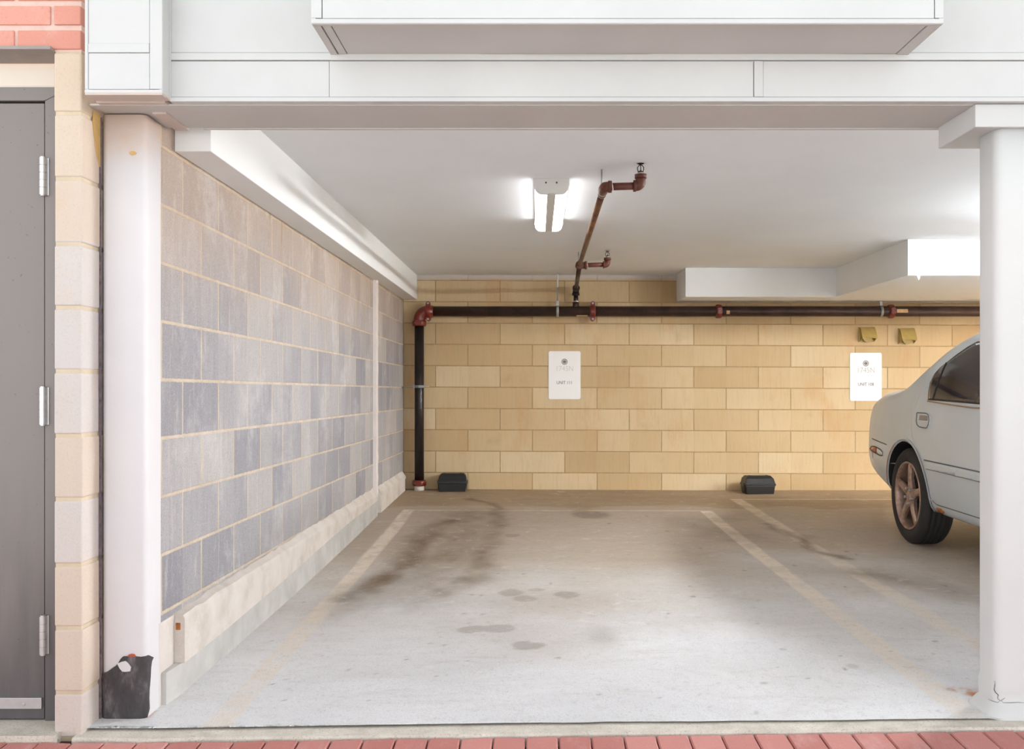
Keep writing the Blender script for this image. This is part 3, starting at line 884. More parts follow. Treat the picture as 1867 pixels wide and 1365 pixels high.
# brick wall over the door + quoins + door recess
QD, QX0, QX1 = 3.08, -1.488, -1.402
m = MB(); rnd = random.Random(11)
zt = Z_at(92, QD)
lz = [Z_at(y, QD) for y in (1300, 1263, 1145, 1030, 910, 794, 676.5, 560, 444.5, 325, 206, 93)]
lz[0] = -1.09
for k, (a, b) in enumerate(zip(lz[:-1], lz[1:])):
    e = rnd.uniform(-0.002, 0.002)
    m.box(QX0 + e * 0.5, QX1 + e, QD + rnd.uniform(-0.001, 0.001), 3.30, a + 0.005, b - 0.005, 0)
quo = m.build('wall_front', [M_QUOIN], bevel=0.006, seg=3); tag(quo, kind='structure')
m = MB(); m.box(QX0 + 0.003, QX1 - 0.004, QD + 0.004, 3.30, -1.10, zt)
struct(m, 'quoin_mortar', M_MORTAR)
# ochre foam stain on the return, and the black crack beside the column
m = MB()
pts_ = [(-1.4015, 3.155, 0.868), (-1.4015, 3.20, 0.868), (-1.4015, 3.20, 0.70), (-1.4015, 3.18, 0.73), (-1.4015, 3.165, 0.77), (-1.4015, 3.15, 0.83)]
m.add(pts_ + [(p[0] + 0.004, p[1], p[2]) for p in pts_], [tuple(range(6)), tuple(range(11, 5, -1))] + [(i, (i + 1) % 6, (i + 1) % 6 + 6, i + 6) for i in range(6)])
o = m.build('dried_sealant', M_OCHRE); tag(o, 'patch of dried ochre sealant at the top of the stone return beside the left column', 'sealant')

def brickwall():
    m = MB(); rnd = random.Random(12)
    rows = []
    y = 92 - 4
    zb = Z_at(90, QD); h = 0.058; jt = 0.0172; L = 0.195; jv = 0.011
    r = 0; z = zb
    while z < 3.0:
        off = X_at(148, QD)
        x1 = off; first = [0.195, 0.083][r % 2]
        n = 0
        while x1 > -4.2:
            l = first if n == 0 else L
            x0 = x1 - l
            m.box(x0, x1, QD - 0.004 + rnd.uniform(-0.001, 0.001), QD + 0.06, z, z + h)
            x1 = x0 - jv; n += 1
        z += h + jt; r += 1
    o = m.build('wall_upper', M_BRICK, bevel=0.003); tag(o, kind='structure')
    m = MB(); m.box(-4.2, X_at(147.5, QD), QD + 0.003, 3.19, zb - 0.006, 3.05)
    struct(m, 'brick_mortar', M_BMORT)
brickwall()
m = MB(); rnd = random.Random(14)     # wall left of the door, out of frame
m.box(-4.2, -2.62, 3.08, 3.30, -1.12, zt + 0.03)
struct(m, 'wall_side', M_QUOIN)
m = MB(); m.box(-2.66, QX0 + 0.0, 3.055, 3.19, zt - 0.004, zt + 0.006)
struct(m, 'lintel', M_LINTEL)
DD = 3.185
struct(MB().box(-2.66, QX0 + 0.02, 3.04, 3.32, -1.2, -1.066), 'door_sill', M_THRESH)
struct(MB().box(-2.7, QX0 + 0.02, 3.32, 3.36, -1.2, 1.2), 'trim_11', M_LINTEL)
door = thing('door_1', (-2.0, DD, -1.09), None, None, kind='structure')
m = MB(); m.box(-2.66, QX0 + 0.01, DD + 0.02, DD + 0.04, Z_at(158, DD), zt); m.box(-2.66, QX0 + 0.01, DD + 0.012, DD + 0.022, Z_at(160, DD), Z_at(154, DD))
m.build('transom_board', M_TRANSOM, door, 0.002)
fx = X_at(84, DD); fz = Z_at(185, DD); fz2 = Z_at(160, DD)
m = MB()
m.prism([(fx, fz), (QX0 + 0.012, fz2), (QX0 + 0.012, -1.09), (fx, -1.09)], 'y', DD - 0.008, DD + 0.05)
m.prism([(fx - 0.0008, fz + 0.0006), (QX0 + 0.0105, fz2 + 0.0), (-2.66, fz2), (-2.55, fz + 0.0006)], 'y', DD - 0.008, DD + 0.05)
m.box(-2.66, -2.56, DD - 0.008, DD + 0.05, -1.09, fz)
m.build('door_frame', M_DOOR, door, 0.002)
m = MB(); m.box(-2.552, X_at(81.5, DD), DD - 0.002, DD + 0.04, -1.062, Z_at(188.5, DD))
m.build('door_leaf', M_DOOR, door, 0.002)
m = MB(); m.box(-2.56, fx + 0.002, DD + 0.035, DD + 0.06, -1.09, fz + 0.002)
m.build('door_stop', M_RUBBER, door)
hx = X_at(77.5, DD - 0.02)
for ya, yb in ((287, 355), (706, 774), (1123, 1193)):
    za, zb_ = Z_at(ya, DD - 0.02), Z_at(yb, DD - 0.02)
    m = MB()
    for k in range(5):
        a = za + (zb_ - za) * (k + 0.02) / 5; b = za + (zb_ - za) * (k + 0.97) / 5
        m.cyl((hx, DD - 0.018, a), (hx, DD - 0.018, b), 0.0105, 16)
    m.cyl((hx, DD - 0.018, za + 0.003), (hx, DD - 0.018, zb_ - 0.003), 0.008, 12)
    m.box(hx, hx + 0.016, DD - 0.012, DD - 0.001, zb_, za, 0)
    h = m.build('hinge', M_STEEL, door, recalc=False); h['label'] = 'silver butt hinge'
m = MB(); m.box(-2.55, X_at(76, DD - 0.01), DD - 0.012, DD - 0.002, Z_at(1290, DD), Z_at(1270, DD))
m.cyl((X_at(47, DD), DD - 0.016, Z_at(1281, DD)), (X_at(47, DD), DD - 0.010, Z_at(1281, DD)), 0.005, 10)
sw = m.build('door_sweep', M_STEEL, door, 0.002); sw['label'] = 'bright metal sweep along the door bottom'
m = MB(); m.box(-2.48, -2.42, DD - 0.012, DD - 0.002, -0.2, 0.0); m.cyl((-2.45, DD - 0.06, -0.1), (-2.45, DD, -0.1), 0.012); m.cyl((-2.45, DD - 0.055, -0.1), (-2.35, DD - 0.055, -0.1), 0.010)
m.build('door_handle', M_STEEL, door, 0.002)

# ------------------------------------------------------------------ columns
def rrect(x0, x1, y0, y1, r, n=5):
    pts = []
    for cx, cy, a in ((x1 - r, y1 - r, 0), (x0 + r, y1 - r, 90), (x0 + r, y0 + r, 180), (x1 - r, y0 + r, 270)):
        for k in range(n + 1):
            t = math.radians(a + 90 * k / n); pts.append((cx + r * math.cos(t), cy + r * math.sin(t)))
    return pts
def column(x0, x1, y0, y1, r, levels):
    m = MB(); prev = None
    for z, e in levels:
        ring = [(p[0], p[1], z) for p in rrect(x0 - e, x1 + e, y0 - e, y1 + e, r + e * 0.7)]
        n = len(ring)
        if prev: m.add(prev + ring, [(k, (k + 1) % n, (k + 1) % n + n, k + n) for k in range(n)], 0, True)
        prev = ring
    m.add(prev, [tuple(range(len(prev)))])
    return m
CX0, CX1, CD0, CD1 = -1.397, -1.252, 3.203, 3.345
m = column(CX0, CX1, CD0, CD1, 0.022, [(-1.09, 0), (-0.9, 0), (-0.5, 0), (0, 0), (0.5, 0), (ZB - 0.006, 0)])
coll = m.build('column', M_COLL); tag(coll, kind='structure')
bvh = BVHTree.FromPolygons([Vector(v) for v in m.v], m.f)
def cam_project(b, px, py, off):
    d = Vector(((px - VX) / F, 1, (VY - py) / F)).normalized()
    loc, nor, i, dist = b.ray_cast(Vector((0, 0, 0)), d)
    if loc is None: return None
    if nor.dot(d) > 0: nor = -nor
    return loc + nor * off, nor
def decal(b, outline, off, thick, project=cam_project, cuts=3):
    """flat-lying patch that follows the surface under a 2D outline"""
    bm = bmesh.new()
    vs = [bm.verts.new((p[0], p[1], 0)) for p in outline]
    f = bm.faces.new(vs)
    bmesh.ops.triangulate(bm, faces=[f])
    for _ in range(cuts):
        L = sorted((e.calc_length() for e in bm.edges), reverse=True)
        th = max(L[0] * 0.5, 1e-6)
        es = [e for e in bm.edges if e.calc_length() > th]
        bmesh.ops.subdivide_edges(bm, edges=es, cuts=1, use_grid_fill=False)
        bmesh.ops.triangulate(bm, faces=bm.faces)
    bm.verts.index_update()
    top, low = [], []
    for v in bm.verts:
        r = project(b, v.co.x, v.co.y, off)
        if r is None:
            r = (Vector((0, 0, 0)), None)
            top.append(None); low.append(None); continue
        top.append(r[0]); low.append(r[0] - r[1] * (thick + off))
    faces = [tuple(v.index for v in f.verts) for f in bm.faces]
    bound = [(e.verts[0].index, e.verts[1].index) for e in bm.edges if len(e.link_faces) == 1]
    bm.free()
    faces = [f for f in faces if all(top[i] is not None for i in f)]
    n = len(top)
    z = Vector((0, 0, 0))
    used = {i for f in faces for i in f}
    vv = [t if t is not None else z for t in top] + [t if t is not None else z for t in low]
    ff = faces + [(a, b_, b_ + n, a + n) for a, b_ in bound if a in used and b_ in used]
    # drop unused verts
    keep = sorted({i for f in ff for i in f}); mp = {k: j for j, k in enumerate(keep)}
    return [vv[k] for k in keep], [tuple(mp[i] for i in f) for f in ff]
def zz(l, s=8.03, ox=160, oy=1160): return [(x / s + ox, y / s + oy) for x, y in l]
mem = zz([(205, 550), (300, 505), (420, 420), (455, 380), (490, 320), (525, 288), (600, 284), (700, 288), (780, 295), (850, 285), (880, 272), (915, 290), (950, 305), (925, 360), (912, 450), (905, 600), (893, 750), (888, 900), (893, 1050), (862, 1190), (800, 1215), (720, 1228), (600, 1236), (450, 1246), (200, 1250), (180, 1060), (185, 950), (200, 830), (220, 720), (190, 690), (192, 640), (210, 620)])
v_, f_ = decal(bvh, mem, 0.004, 0.001, cuts=6)
o = MB().add(v_, f_, 0, True).build('membrane_patch', M_MEMB, coll)
o['label'] = 'black membrane bared by peeled paint at the foot of the column'
v_, f_ = decal(bvh, zz([(445, 390), (500, 365), (560, 352), (590, 370), (645, 440), (632, 500), (570, 508), (520, 505), (480, 460)]), 0.0075, 0.001, cuts=1)
o = MB().add(v_, f_).build('paint_flake', M_COLL, coll); o['label'] = 'white paint flake left on the black patch'
v_, f_ = decal(bvh, zz([(588, 288), (605, 262), (640, 250), (685, 256), (712, 290)]), 0.0055, 0.001, cuts=1)
o = MB().add(v_, f_).build('primer_spot', M_REDOX, coll); o['label'] = 'red primer spot'
def zt_(l): return [(x / 6.915 + 150, y / 6.915 + 160) for x, y in l]
for nm, pl, mt in (('rust_chip', [(275, 212), (300, 205), (350, 208), (368, 222), (330, 236), (290, 230)], M_REDOX), ('rust_chip', [(415, 262), (435, 255), (446, 272), (430, 290), (414, 280)], M_REDOX),
               ('paint_chip', [(590, 815), (620, 795), (660, 800), (690, 825), (670, 845), (630, 852), (600, 838)], M_OCHRE),
               ('rust_edge', [(800, 205), (850, 215), (905, 290), (960, 350), (1000, 370), (985, 420), (930, 370), (895, 330), (860, 270), (815, 240)], M_REDOX)):
    v_, f_ = decal(bvh, zt_(pl), 0.0015, 0.0005, cuts=1)
    if f_: MB().add(v_, f_).build(nm, mt, coll)
# dark open crack between column and stone
m = MB(); prev = None; rnd = random.Random(6)
for i in range(60):
    z = -1.08 + (0.86 + 1.08) * i / 59; w = rnd.uniform(0.002, 0.005)
    ring = [(CX0 - 0.005, 3.198, z), (CX0 + w * 0.6, 3.2015, z)]
    if prev: m.add(prev + ring, [(0, 1, 3, 2)])
    prev = ring
o = m.build('sealant_joint', simple('perished dark sealant', srgb(96, 84, 88), 0.8, 0, 0.5, 50), coll, recalc=False)

# right column with its flared skirt and capital
RX0, RX1, RD0, RD1 = 1.436, 1.74, 3.12, 3.255
zf = float(floor_z(1.5, 3.2))
m = column(RX0, RX1, RD0, RD1, 0.028, [(zf - 0.03, 0.032), (zf + 0.004, 0.031), (zf + 0.012, 0.024), (zf + 0.030, 0.010), (zf + 0.036, 0.003), (zf + 0.07, 0.004), (zf + 0.09, 0.004), (zf + 0.105, 0.0), (-0.5, 0), (0, 0), (0.5, 0), (0.81, 0)])
colr = m.build('column', M_COLR); tag(colr, kind='structure')
bvr = BVHTree.FromPolygons([Vector(v) for v in m.v], m.f)
def zr(l): return [(x / 8.03 + 1700, y / 8.03 + 1180) for x, y in l]
def surf_line(b, pts, w, off=0.0015):
    vs, fs = [], []
    P2 = [Vector(p) for p in pts]; Q = []
    for u, v in zip(P2[:-1], P2[1:]):
        n = max(1, int((v - u).length / 2.0)); Q += [u + (v - u) * (k / n) for k in range(n)]
    Q.append(P2[-1])
    for i, p in enumerate(Q):
        t = (Q[min(i + 1, len(Q) - 1)] - Q[max(i - 1, 0)]).normalized(); nn = Vector((-t.y, t.x))
        ww = w * (0.35 + 0.65 * math.sin(math.pi * (i + 0.6) / (len(Q) + 0.2)))
        r0 = cam_project(b, *(p + nn * ww), off); r1 = cam_project(b, *(p - nn * ww), off)
        if r0 is None or r1 is None: continue
        k = len(vs); vs += [r0[0], r1[0]]
        if k: fs.append((k - 2, k - 1, k + 1, k))
    return vs, fs
for nm, ln, w in (('paint_crack', [(905, 490), (922, 515), (912, 590), (905, 612), (925, 655), (965, 692), (955, 745), (1000, 780)], 0.55), ('paint_crack', [(1000, 778), (1025, 760), (1060, 735)], 0.4),
              ('paint_crack', [(1010, 775), (1035, 805), (1120, 806), (1250, 800), (1335, 806)], 0.45), ('paint_crack', [(985, 778), (960, 805), (880, 780), (820, 755)], 0.35)):
    v_, f_ = surf_line(bvr, zr(ln), w)
    if f_:
        o = MB().add(v_, f_).build(nm, M_RUBBER if w > 0.5 else M_SEAM, colr, recalc=False); o['label'] = 'dark hairline crack in the paint near the base'
# capital
KD0, KD1, KX0 = 3.10, 3.385, 1.363
m = MB(); m.box(KX0, 1.86, KD0, KD1, 0.803, ZB - 0.001)
struct(m, 'column_capital', M_PANEL, 0.003)
# column at the far end of the second bay
m = column(5.2, 5.5, RD0, RD1, 0.028, [(-1.06, 0.034), (-1.02, 0.02), (-0.95, 0), (0, 0), (0.876, 0)])
o = m.build('column', M_COLR); tag(o, kind='structure')

# ------------------------------------------------------------------ ceiling lights
def ceiling_light(x0, label, lens=None, ds=0.0):
    lens = lens or M_LENS
    w = 0.18; d0, d1 = 5.03 + ds, 6.26 + ds; z1 = ZC; z0 = 0.967; xc = x0 + w / 2
    t = thing('ceiling_light', (xc, (d0 + d1) / 2, z1), label, 'light fixture', 'fluorescent fixtures on the garage ceiling')
    m = MB(); m.box(x0 + 0.004, x0 + w - 0.004, d0 + 0.01, d1 - 0.004, z1 - 0.030, z1 - 0.0)
    m.box(xc - 0.022, xc + 0.022, d0 + 0.012, d1 - 0.006, z0 - 0.001, z1 - 0.02)
    m.build('housing', M_FIX, t, 0.002)
    def lobe(a, b, out):
        # half wrap lens outline (x,z): flat bottom, rounded outer corner
        pts = [(a, z1 - 0.028)]
        s = 1 if b > a else -1
        r = 0.034
        pts += [(a, z0 + r)]
        for k in range(1, 8):
            an = math.pi + (math.pi / 2) * k / 8
            pts.append((a + s * (r + r * math.cos(an)), z0 + r + r * math.sin(an)))
        pts += [(a + s * r, z0), (b, z0 + 0.002), (b, z1 - 0.028)]
        return pts
    m = MB(); m.prism(lobe(x0 + 0.006, xc - 0.0225, 0), 'y', d0 + 0.016, d1 - 0.012, smooth=False)
    m.build('lens', lens, t)
    m = MB(); m.prism(lobe(x0 + w - 0.006, xc + 0.0225, 0), 'y', d0 + 0.016, d1 - 0.012, smooth=False)
    m.build('lens', lens, t)
    def cap():
        pts = [(x0, z1)]
        r = 0.04
        pts += [(x0, z1 - 0.035), (x0 + 0.003, z0 + r)]
        for k in range(0, 8):
            an = math.pi + (math.pi / 2) * k / 7
            pts.append((x0 + 0.004 + r + r * math.cos(an), z0 - 0.003 + r + r * math.sin(an)))
        pts += [(xc - 0.018, z0 - 0.003), (xc - 0.014, z0 + 0.003)]
        pts2 = [(2 * xc - x, z) for x, z in pts][::-1]
        return pts + pts2
    for a, b in ((d0, d0 + 0.016), (d1 - 0.012, d1)):
        m = MB(); m.prism(cap(), 'y', a, b); e = m.build('end_cap', M_FIX, t, 0.0015)
        if a == d0:
            for sx in (-0.028, 0.026):
                MB().cyl((xc + sx, d0 - 0.003, z1 - 0.022), (xc + sx, d0 + 0.004, z1 - 0.022), 0.0045, 10).build('screw', M_SCREW, e)
    return t
ceiling_light(-0.0138, 'white twin-lens fluorescent fixture glowing on the ceiling left of the sprinkler pipe')
ceiling_light(3.45, 'white twin-lens fluorescent fixture glowing on the ceiling above the silver car', M_LENS2, -0.3)
ceiling_light(5.1, 'white twin-lens fluorescent fixture on the ceiling past the silver car', M_LENS2, -0.3)
ceiling_light(6.9, 'white twin-lens fluorescent fixture at the far right end of the garage ceiling', M_LENS2, -0.3)

# ------------------------------------------------------------------ sprinkler piping
PD_ = 9.33; PZ = Z_at(567.5, PD_); PR = 0.048
px_ = X_at(764.5, PD_)
pipe = thing('sprinkler_pipe', (px_, PD_, -0.97), 'dark sprinkler main pipe down the left corner and along the tan back wall', 'pipe')
m = MB(); m.cyl((px_, PD_, -0.955), (px_, PD_, PZ - 0.10), 0.0445, 28)
m.build('riser', M_PIPE, pipe)
m = MB(); m.cyl((px_, PD_, -0.985), (px_, PD_, -0.935), 0.047, 24); b = m.build('base_collar', M_THRESH, pipe); b['label'] = 'pale mortar collar at the floor'
m = MB(); m.cyl((px_ + 0.10, PD_, PZ), (X_at(1800, PD_) + 3.4, PD_, PZ), PR, 28)
m.build('main_pipe', M_MAINP, pipe)
m = MB(); R = 0.085
m.tube([Vector((px_, PD_, PZ - 0.13))] + [Vector((px_ + R - R * math.cos(a), PD_, PZ - R + R * math.sin(a))) for a in [math.pi / 2 * k / 10 for k in range(11)]] + [Vector((px_ + 0.13, PD_, PZ))], 0.055, 24)
m.build('elbow', M_RED, pipe)
def coupling(x, vertical=False, z=None, mat=M_RED, ears='z'):
    m = MB()
    prof = [(-0.028, 0.048), (-0.026, 0.060), (-0.016, 0.066), (0.016, 0.066), (0.026, 0.060), (0.028, 0.048)]
    if vertical:
        m.lathe(prof, (x, PD_, z), (0, 0, 1), 28)
        for s in (-1, 1):
            m.box(x + s * 0.012 - 0.013, x + s * 0.012 + 0.013, PD_ - 0.083, PD_ - 0.05, z - 0.022, z + 0.022)
            m.cyl((x - 0.03, PD_ - 0.07, z), (x + 0.03, PD_ - 0.07, z), 0.007, 10)
    else:
        m.lathe(prof, (x, PD_, PZ), (1, 0, 0), 28)
        e = {'z': (0, 1), 'y': (-1, 0)}[ears]
        for s in (-1, 1):
            if ears == 'z':
                m.prism([(x - 0.024, PZ + s * 0.05), (x - 0.02, PZ + s * 0.078), (x - 0.008, PZ + s * 0.092), (x + 0.008, PZ + s * 0.092), (x + 0.02, PZ + s * 0.078), (x + 0.024, PZ + s * 0.05)], 'y', PD_ - 0.035, PD_ + 0.0)
                m.prism([(x - 0.024, PZ + s * 0.05), (x - 0.02, PZ + s * 0.078), (x - 0.008, PZ + s * 0.092), (x + 0.008, PZ + s * 0.092), (x + 0.02, PZ + s * 0.078), (x + 0.024, PZ + s * 0.05)], 'y', PD_ + 0.004, PD_ + 0.03)
            else:
                m.box(x - 0.02, x + 0.02, PD_ - 0.085, PD_ - 0.05, PZ + s * 0.014 - 0.012, PZ + s * 0.014 + 0.012)
    o = m.build('coupling', mat, pipe)
    if not vertical and ears == 'z':
        for s in (-1, 1): MB().cyl((x, PD_ - 0.045, PZ + s * 0.074), (x, PD_ + 0.035, PZ + s * 0.074), 0.009, 10).build('bolt', M_GALV, o)
    else:
        k = MB(); k.cyl((x, PD_ - 0.072, (z or PZ) - 0.03), (x, PD_ - 0.072, (z or PZ) + 0.03), 0.006, 10) if not vertical else k.cyl((x - 0.034, PD_ - 0.07, z), (x + 0.034, PD_ - 0.07, z), 0.006, 10)
        k.build('bolt', M_GALV, o)
    return o
coupling(X_at(781, PD_))
coupling(X_at(1080.5, PD_))
coupling(X_at(1310, PD_), ears='y')
coupling(X_at(1624, PD_), ears='y')
coupling(px_, True, PZ - 0.11)
coupling(px_, True, Z_at(880, PD_))
# branch
bx = X_at(1050, PD_); zt_b = 0.905
m = MB(); m.cyl((bx, PD_, PZ + 0.03), (bx, PD_, zt_b - 0.03), 0.0225, 20)
m.build('branch_riser', M_PIPE, pipe)
m = MB(); m.cyl((bx, PD_, PZ + 0.03), (bx, PD_, PZ + 0.085), 0.030, 20); m.build('welded_outlet', M_MAINP, pipe)
m = MB(); m.cyl((bx, PD_, PZ + 0.088), (bx, PD_, PZ + 0.096), 0.0235, 20); m.build('seal_tape', M_TAPE, pipe)
m = MB()
m.tube([(bx, PD_, zt_b - 0.055), (bx, PD_, zt_b - 0.02), (bx, PD_ - 0.008, zt_b - 0.004), (bx, PD_ - 0.03, zt_b), (bx, PD_ - 0.065, zt_b + 0.001)], 0.030, 20)
m.cyl((bx, PD_, zt_b - 0.062), (bx, PD_, zt_b - 0.038), 0.035, 20)
m.cyl((bx, PD_ - 0.05, zt_b), (bx, PD_ - 0.075, zt_b + 0.001), 0.034, 20)
m.build('elbow', M_PIPE, pipe)
teeD = 7.69; tee = Vector((X_at(1056.5, teeD), teeD, 0.928))
endD = 4.72; end = Vector((X_at(1101, endD), endD, 0.934))
m = MB(); m.cyl((bx, PD_ - 0.06, zt_b), tee, 0.0185, 18); m.build('branch_line', M_MAINP, pipe)
m = MB(); m.cyl(tee, end + Vector((0, 0.02, 0)), 0.0170, 18); m.build('branch_line', M_RPIPE, pipe)
m = MB(); dv = (end - tee).normalized()
m.cyl(tee - dv * 0.04, tee + dv * 0.04, 0.027, 20); m.cyl(tee - dv * 0.045, tee - dv * 0.028, 0.031, 20); m.cyl(tee + dv * 0.028, tee + dv * 0.045, 0.031, 20)
m.cyl(tee, tee + Vector((0.055, 0, 0)), 0.027, 20); m.cyl(tee + Vector((0.04, 0, 0)), tee + Vector((0.058, 0, 0)), 0.032, 20)
m.build('tee', M_PRIMER, pipe)
m = MB(); m.cyl(end - dv * 0.16, end - dv * 0.12, 0.021, 20); m.build('coupling_ring', M_RPIPE, pipe)
def sprinkler_arm(c, xe, c0=0.034):
    rr = 0.020
    # horizontal arm
    m = MB(); m.cyl(c + Vector((0.02, 0, 0)), Vector((xe - 0.02, c.y, c.z + 0.004)), 0.0175, 20)
    m.build('sprinkler_arm', M_PRIMER, pipe)
    m = MB(); m.cyl(c + Vector((c0, 0, 0)), c + Vector((c0 + 0.006, 0, 0.001)), 0.0183, 20); m.build('seal_tape', M_TAPE, pipe)
    e = Vector((xe, c.y, c.z + 0.004))
    m = MB()
    R = 0.020
    pts = [e + Vector((-0.030, 0, 0))] + [e + Vector((-R + R * math.sin(a), 0, R - R * math.cos(a))) for a in [math.pi / 2 * k / 8 for k in range(9)]] + [e + Vector((0, 0, 0.042))]
    m.tube(pts, 0.024, 20)
    m.cyl(e + Vector((-0.034, 0, 0)), e + Vector((-0.022, 0, 0)), 0.0275, 20)
    m.cyl(e + Vector((0, 0, 0.035)), e + Vector((0, 0, 0.054)), 0.028, 20)
    m.build('elbow', M_PRIMER, pipe)
    m = MB(); m.cyl(e + Vector((0, 0, 0.054)), e + Vector((0, 0, 0.064)), 0.012, 14); m.build('seal_tape', M_TAPE, pipe)
    h = MB(); z0 = 0.062
    b = e + Vector((0, 0, z0))
    h.cyl(b, b + Vector((0, 0, 0.006)), 0.015, 6, smooth=False)
    for sgn in (-1, 1):
        h.tube([b + Vector((sgn * 0.011, 0, 0.004)), b + Vector((sgn * 0.0145, 0, 0.014)), b + Vector((sgn * 0.0145, 0, 0.024)), b + Vector((sgn * 0.009, 0, 0.033)), b + Vector((0, 0, 0.037))], 0.0022, 8)
    h.cyl(b + Vector((0, 0, 0.035)), b + Vector((0, 0, 0.041)), 0.006, 12)
    h.cyl(b + Vector((0, 0, 0.006)), b + Vector((0, 0, 0.034)), 0.0018, 8)
    h.cyl(b + Vector((0, 0, 0.006)), b + Vector((0, 0, 0.012)), 0.006, 10, r2=0.003)
    n = 16
    ring0 = []; vs = []
    for k in range(2 * n):
        an = math.pi * k / n; r = 0.0175 if k % 2 == 0 else 0.0135
        vs.append(b + Vector((r * math.cos(an), r * math.sin(an), 0.0405 + (0.0015 if k % 2 == 0 else 0))))
    h.add(vs + [b + Vector((0, 0, 0.041))], [(k, (k + 1) % (2 * n), 2 * n) for k in range(2 * n)])
    h.add([v + Vector((0, 0, 0.0015)) for v in vs] + [b + Vector((0, 0, 0.0425))], [(k, (k + 1) % (2 * n), 2 * n) for k in range(2 * n)])
    sp = h.build('sprinkler_head', M_BRASSD, pipe)
    return e
m = MB()   # elbow turning from the branch to the upper arm
R = 0.03
m.tube([end - dv * 0.065, end - dv * 0.02, end + Vector((0.004, -0.018, 0)), end + Vector((0.014, -0.03, 0)), end + Vector((0.03, -0.032, 0))], 0.024, 20)
m.sphere(end + Vector((0.004, -0.016, 0)), 0.0255)
m.cyl(end + Vector((0.018, -0.032, 0)), end + Vector((0.034, -0.032, 0)), 0.0285, 20)
m.build('elbow', M_PRIMER, pipe)
cU = end + Vector((0.0, -0.032, 0))
sprinkler_arm(cU, X_at(1168, cU.y))
sprinkler_arm(tee, X_at(1107.5, teeD), 0.058)
# pipe labels and hangers
def wraplabel(x0, x1, a0, a1, mat=M_TAG):
    m = MB(); n = 6; vs = []
    for i in range(n + 1):
        a = math.radians(a0 + (a1 - a0) * i / n)
        for x in (x0, x1): vs.append((x, PD_ - (PR + 0.0008) * math.cos(a), PZ + (PR + 0.0008) * math.sin(a)))
    m.add(vs, [(2 * i, 2 * i + 1, 2 * i + 3, 2 * i + 2) for i in range(n)])
    return m.build('pipe_label', mat, pipe, recalc=False)
wraplabel(X_at(1051, PD_), X_at(1071, PD_), -75, -50)
wraplabel(X_at(1323, PD_), X_at(1329, PD_), -35, 5)
wraplabel(X_at(1632, PD_), X_at(1652, PD_), -18, 22)
def hanger(px, top, tilt=0.0):
    x = X_at(px, PD_); m = MB()
    m.lathe([(-0.012, PR + 0.001), (-0.012, PR + 0.006), (0.012, PR + 0.006), (0.012, PR + 0.001), (-0.012, PR + 0.001)], (x, PD_, PZ), (1, 0, 0), 28)
    m.box(x - 0.012, x + 0.012, PD_ - 0.008, PD_ + 0.008, PZ + PR, PZ + PR + 0.05)
    m.cyl((x, PD_, PZ + PR + 0.03), (x + tilt, PD_, top), 0.0055, 10)
    h = m.build('pipe_hanger', M_GALV, pipe); h['label'] = 'galvanised strap hanger'
    return h
h = hanger(1016.5, ZC - 0.001)
m = MB(); x = X_at(1016.5, PD_); m.cyl((x, PD_, 0.92), (x, PD_, ZC - 0.002), 0.0075, 10); m.build('rod_sleeve', M_FIX, h)
hanger(1606, 0.788)
for dd, ox in ((endD + 0.10, 0.0), (teeD + 0.10, -0.0)):   # thin ceiling rods of the branch
    q = tee + (end - tee) * ((teeD - dd) / (teeD - endD)) if dd < teeD else tee - dv * (dd - teeD)
    m = MB(); m.cyl((q.x - 0.004, q.y, q.z + 0.015), (q.x - 0.004, q.y, ZC - 0.001), 0.004, 8)
    m.lathe([(-0.006, 0.019), (-0.006, 0.022), (0.006, 0.022), (0.006, 0.019)], q, dv, 20)
    m.build('pipe_hanger', M_GALV, pipe)
# side bracket holding the riser
zc = Z_at(704.5, PD_)
m = MB()
m.cyl((XL - 0.0, PD_ - 0.02, zc - 0.006), (px_ - 0.04, PD_ - 0.045, zc + 0.004), 0.005, 10)
m.lathe([(-0.011, 0.0455), (-0.011, 0.052), (0.011, 0.052), (0.011, 0.0455), (-0.011, 0.0455)], (px_, PD_, zc), (0, 0, 1), 28)
m.cyl((px_ - 0.05, PD_ - 0.053, zc), (px_ + 0.095, PD_ - 0.053, zc + 0.002), 0.006, 10)
m.box(px_ - 0.052, px_ - 0.038, PD_ - 0.066, PD_ - 0.03, zc - 0.016, zc + 0.016)
m.box(px_ + 0.0, px_ + 0.05, PD_ - 0.058, PD_ - 0.046, zc - 0.010, zc + 0.012)
b = m.build('side_bracket', M_GALV, pipe); b['label'] = 'galvanised clamp with rod into the left wall'

# ------------------------------------------------------------------ signs
def text_mesh(body, size, xc, zc_, d, mat, parent, name, offset=0.0, sx=1.0):
    cu = bpy.data.curves.new(name, 'FONT'); cu.body = body; cu.size = size; cu.align_x = 'CENTER'; cu.align_y = 'CENTER'
    cu.extrude = 0.0006; cu.offset = offset; cu.resolution_u = 3
    to = bpy.data.objects.new(name + '_tmp', cu); COL.objects.link(to)
    bpy.context.view_layer.update()
    me = bpy.data.meshes.new_from_object(to.evaluated_get(bpy.context.evaluated_depsgraph_get()))
    bpy.data.objects.remove(to); 
    me.transform(Matrix.Diagonal((sx, 1, 1, 1)))
    me.transform(Matrix.Rotation(math.pi / 2, 4, 'X'))
    base = LOC[parent]
    me.transform(Matrix.Translation(Vector((xc, d, zc_)) - base))
    me.materials.clear(); me.materials.append(mat)
    o = bpy.data.objects.new(name, me); COL.objects.link(o); o.parent = parent
    return o
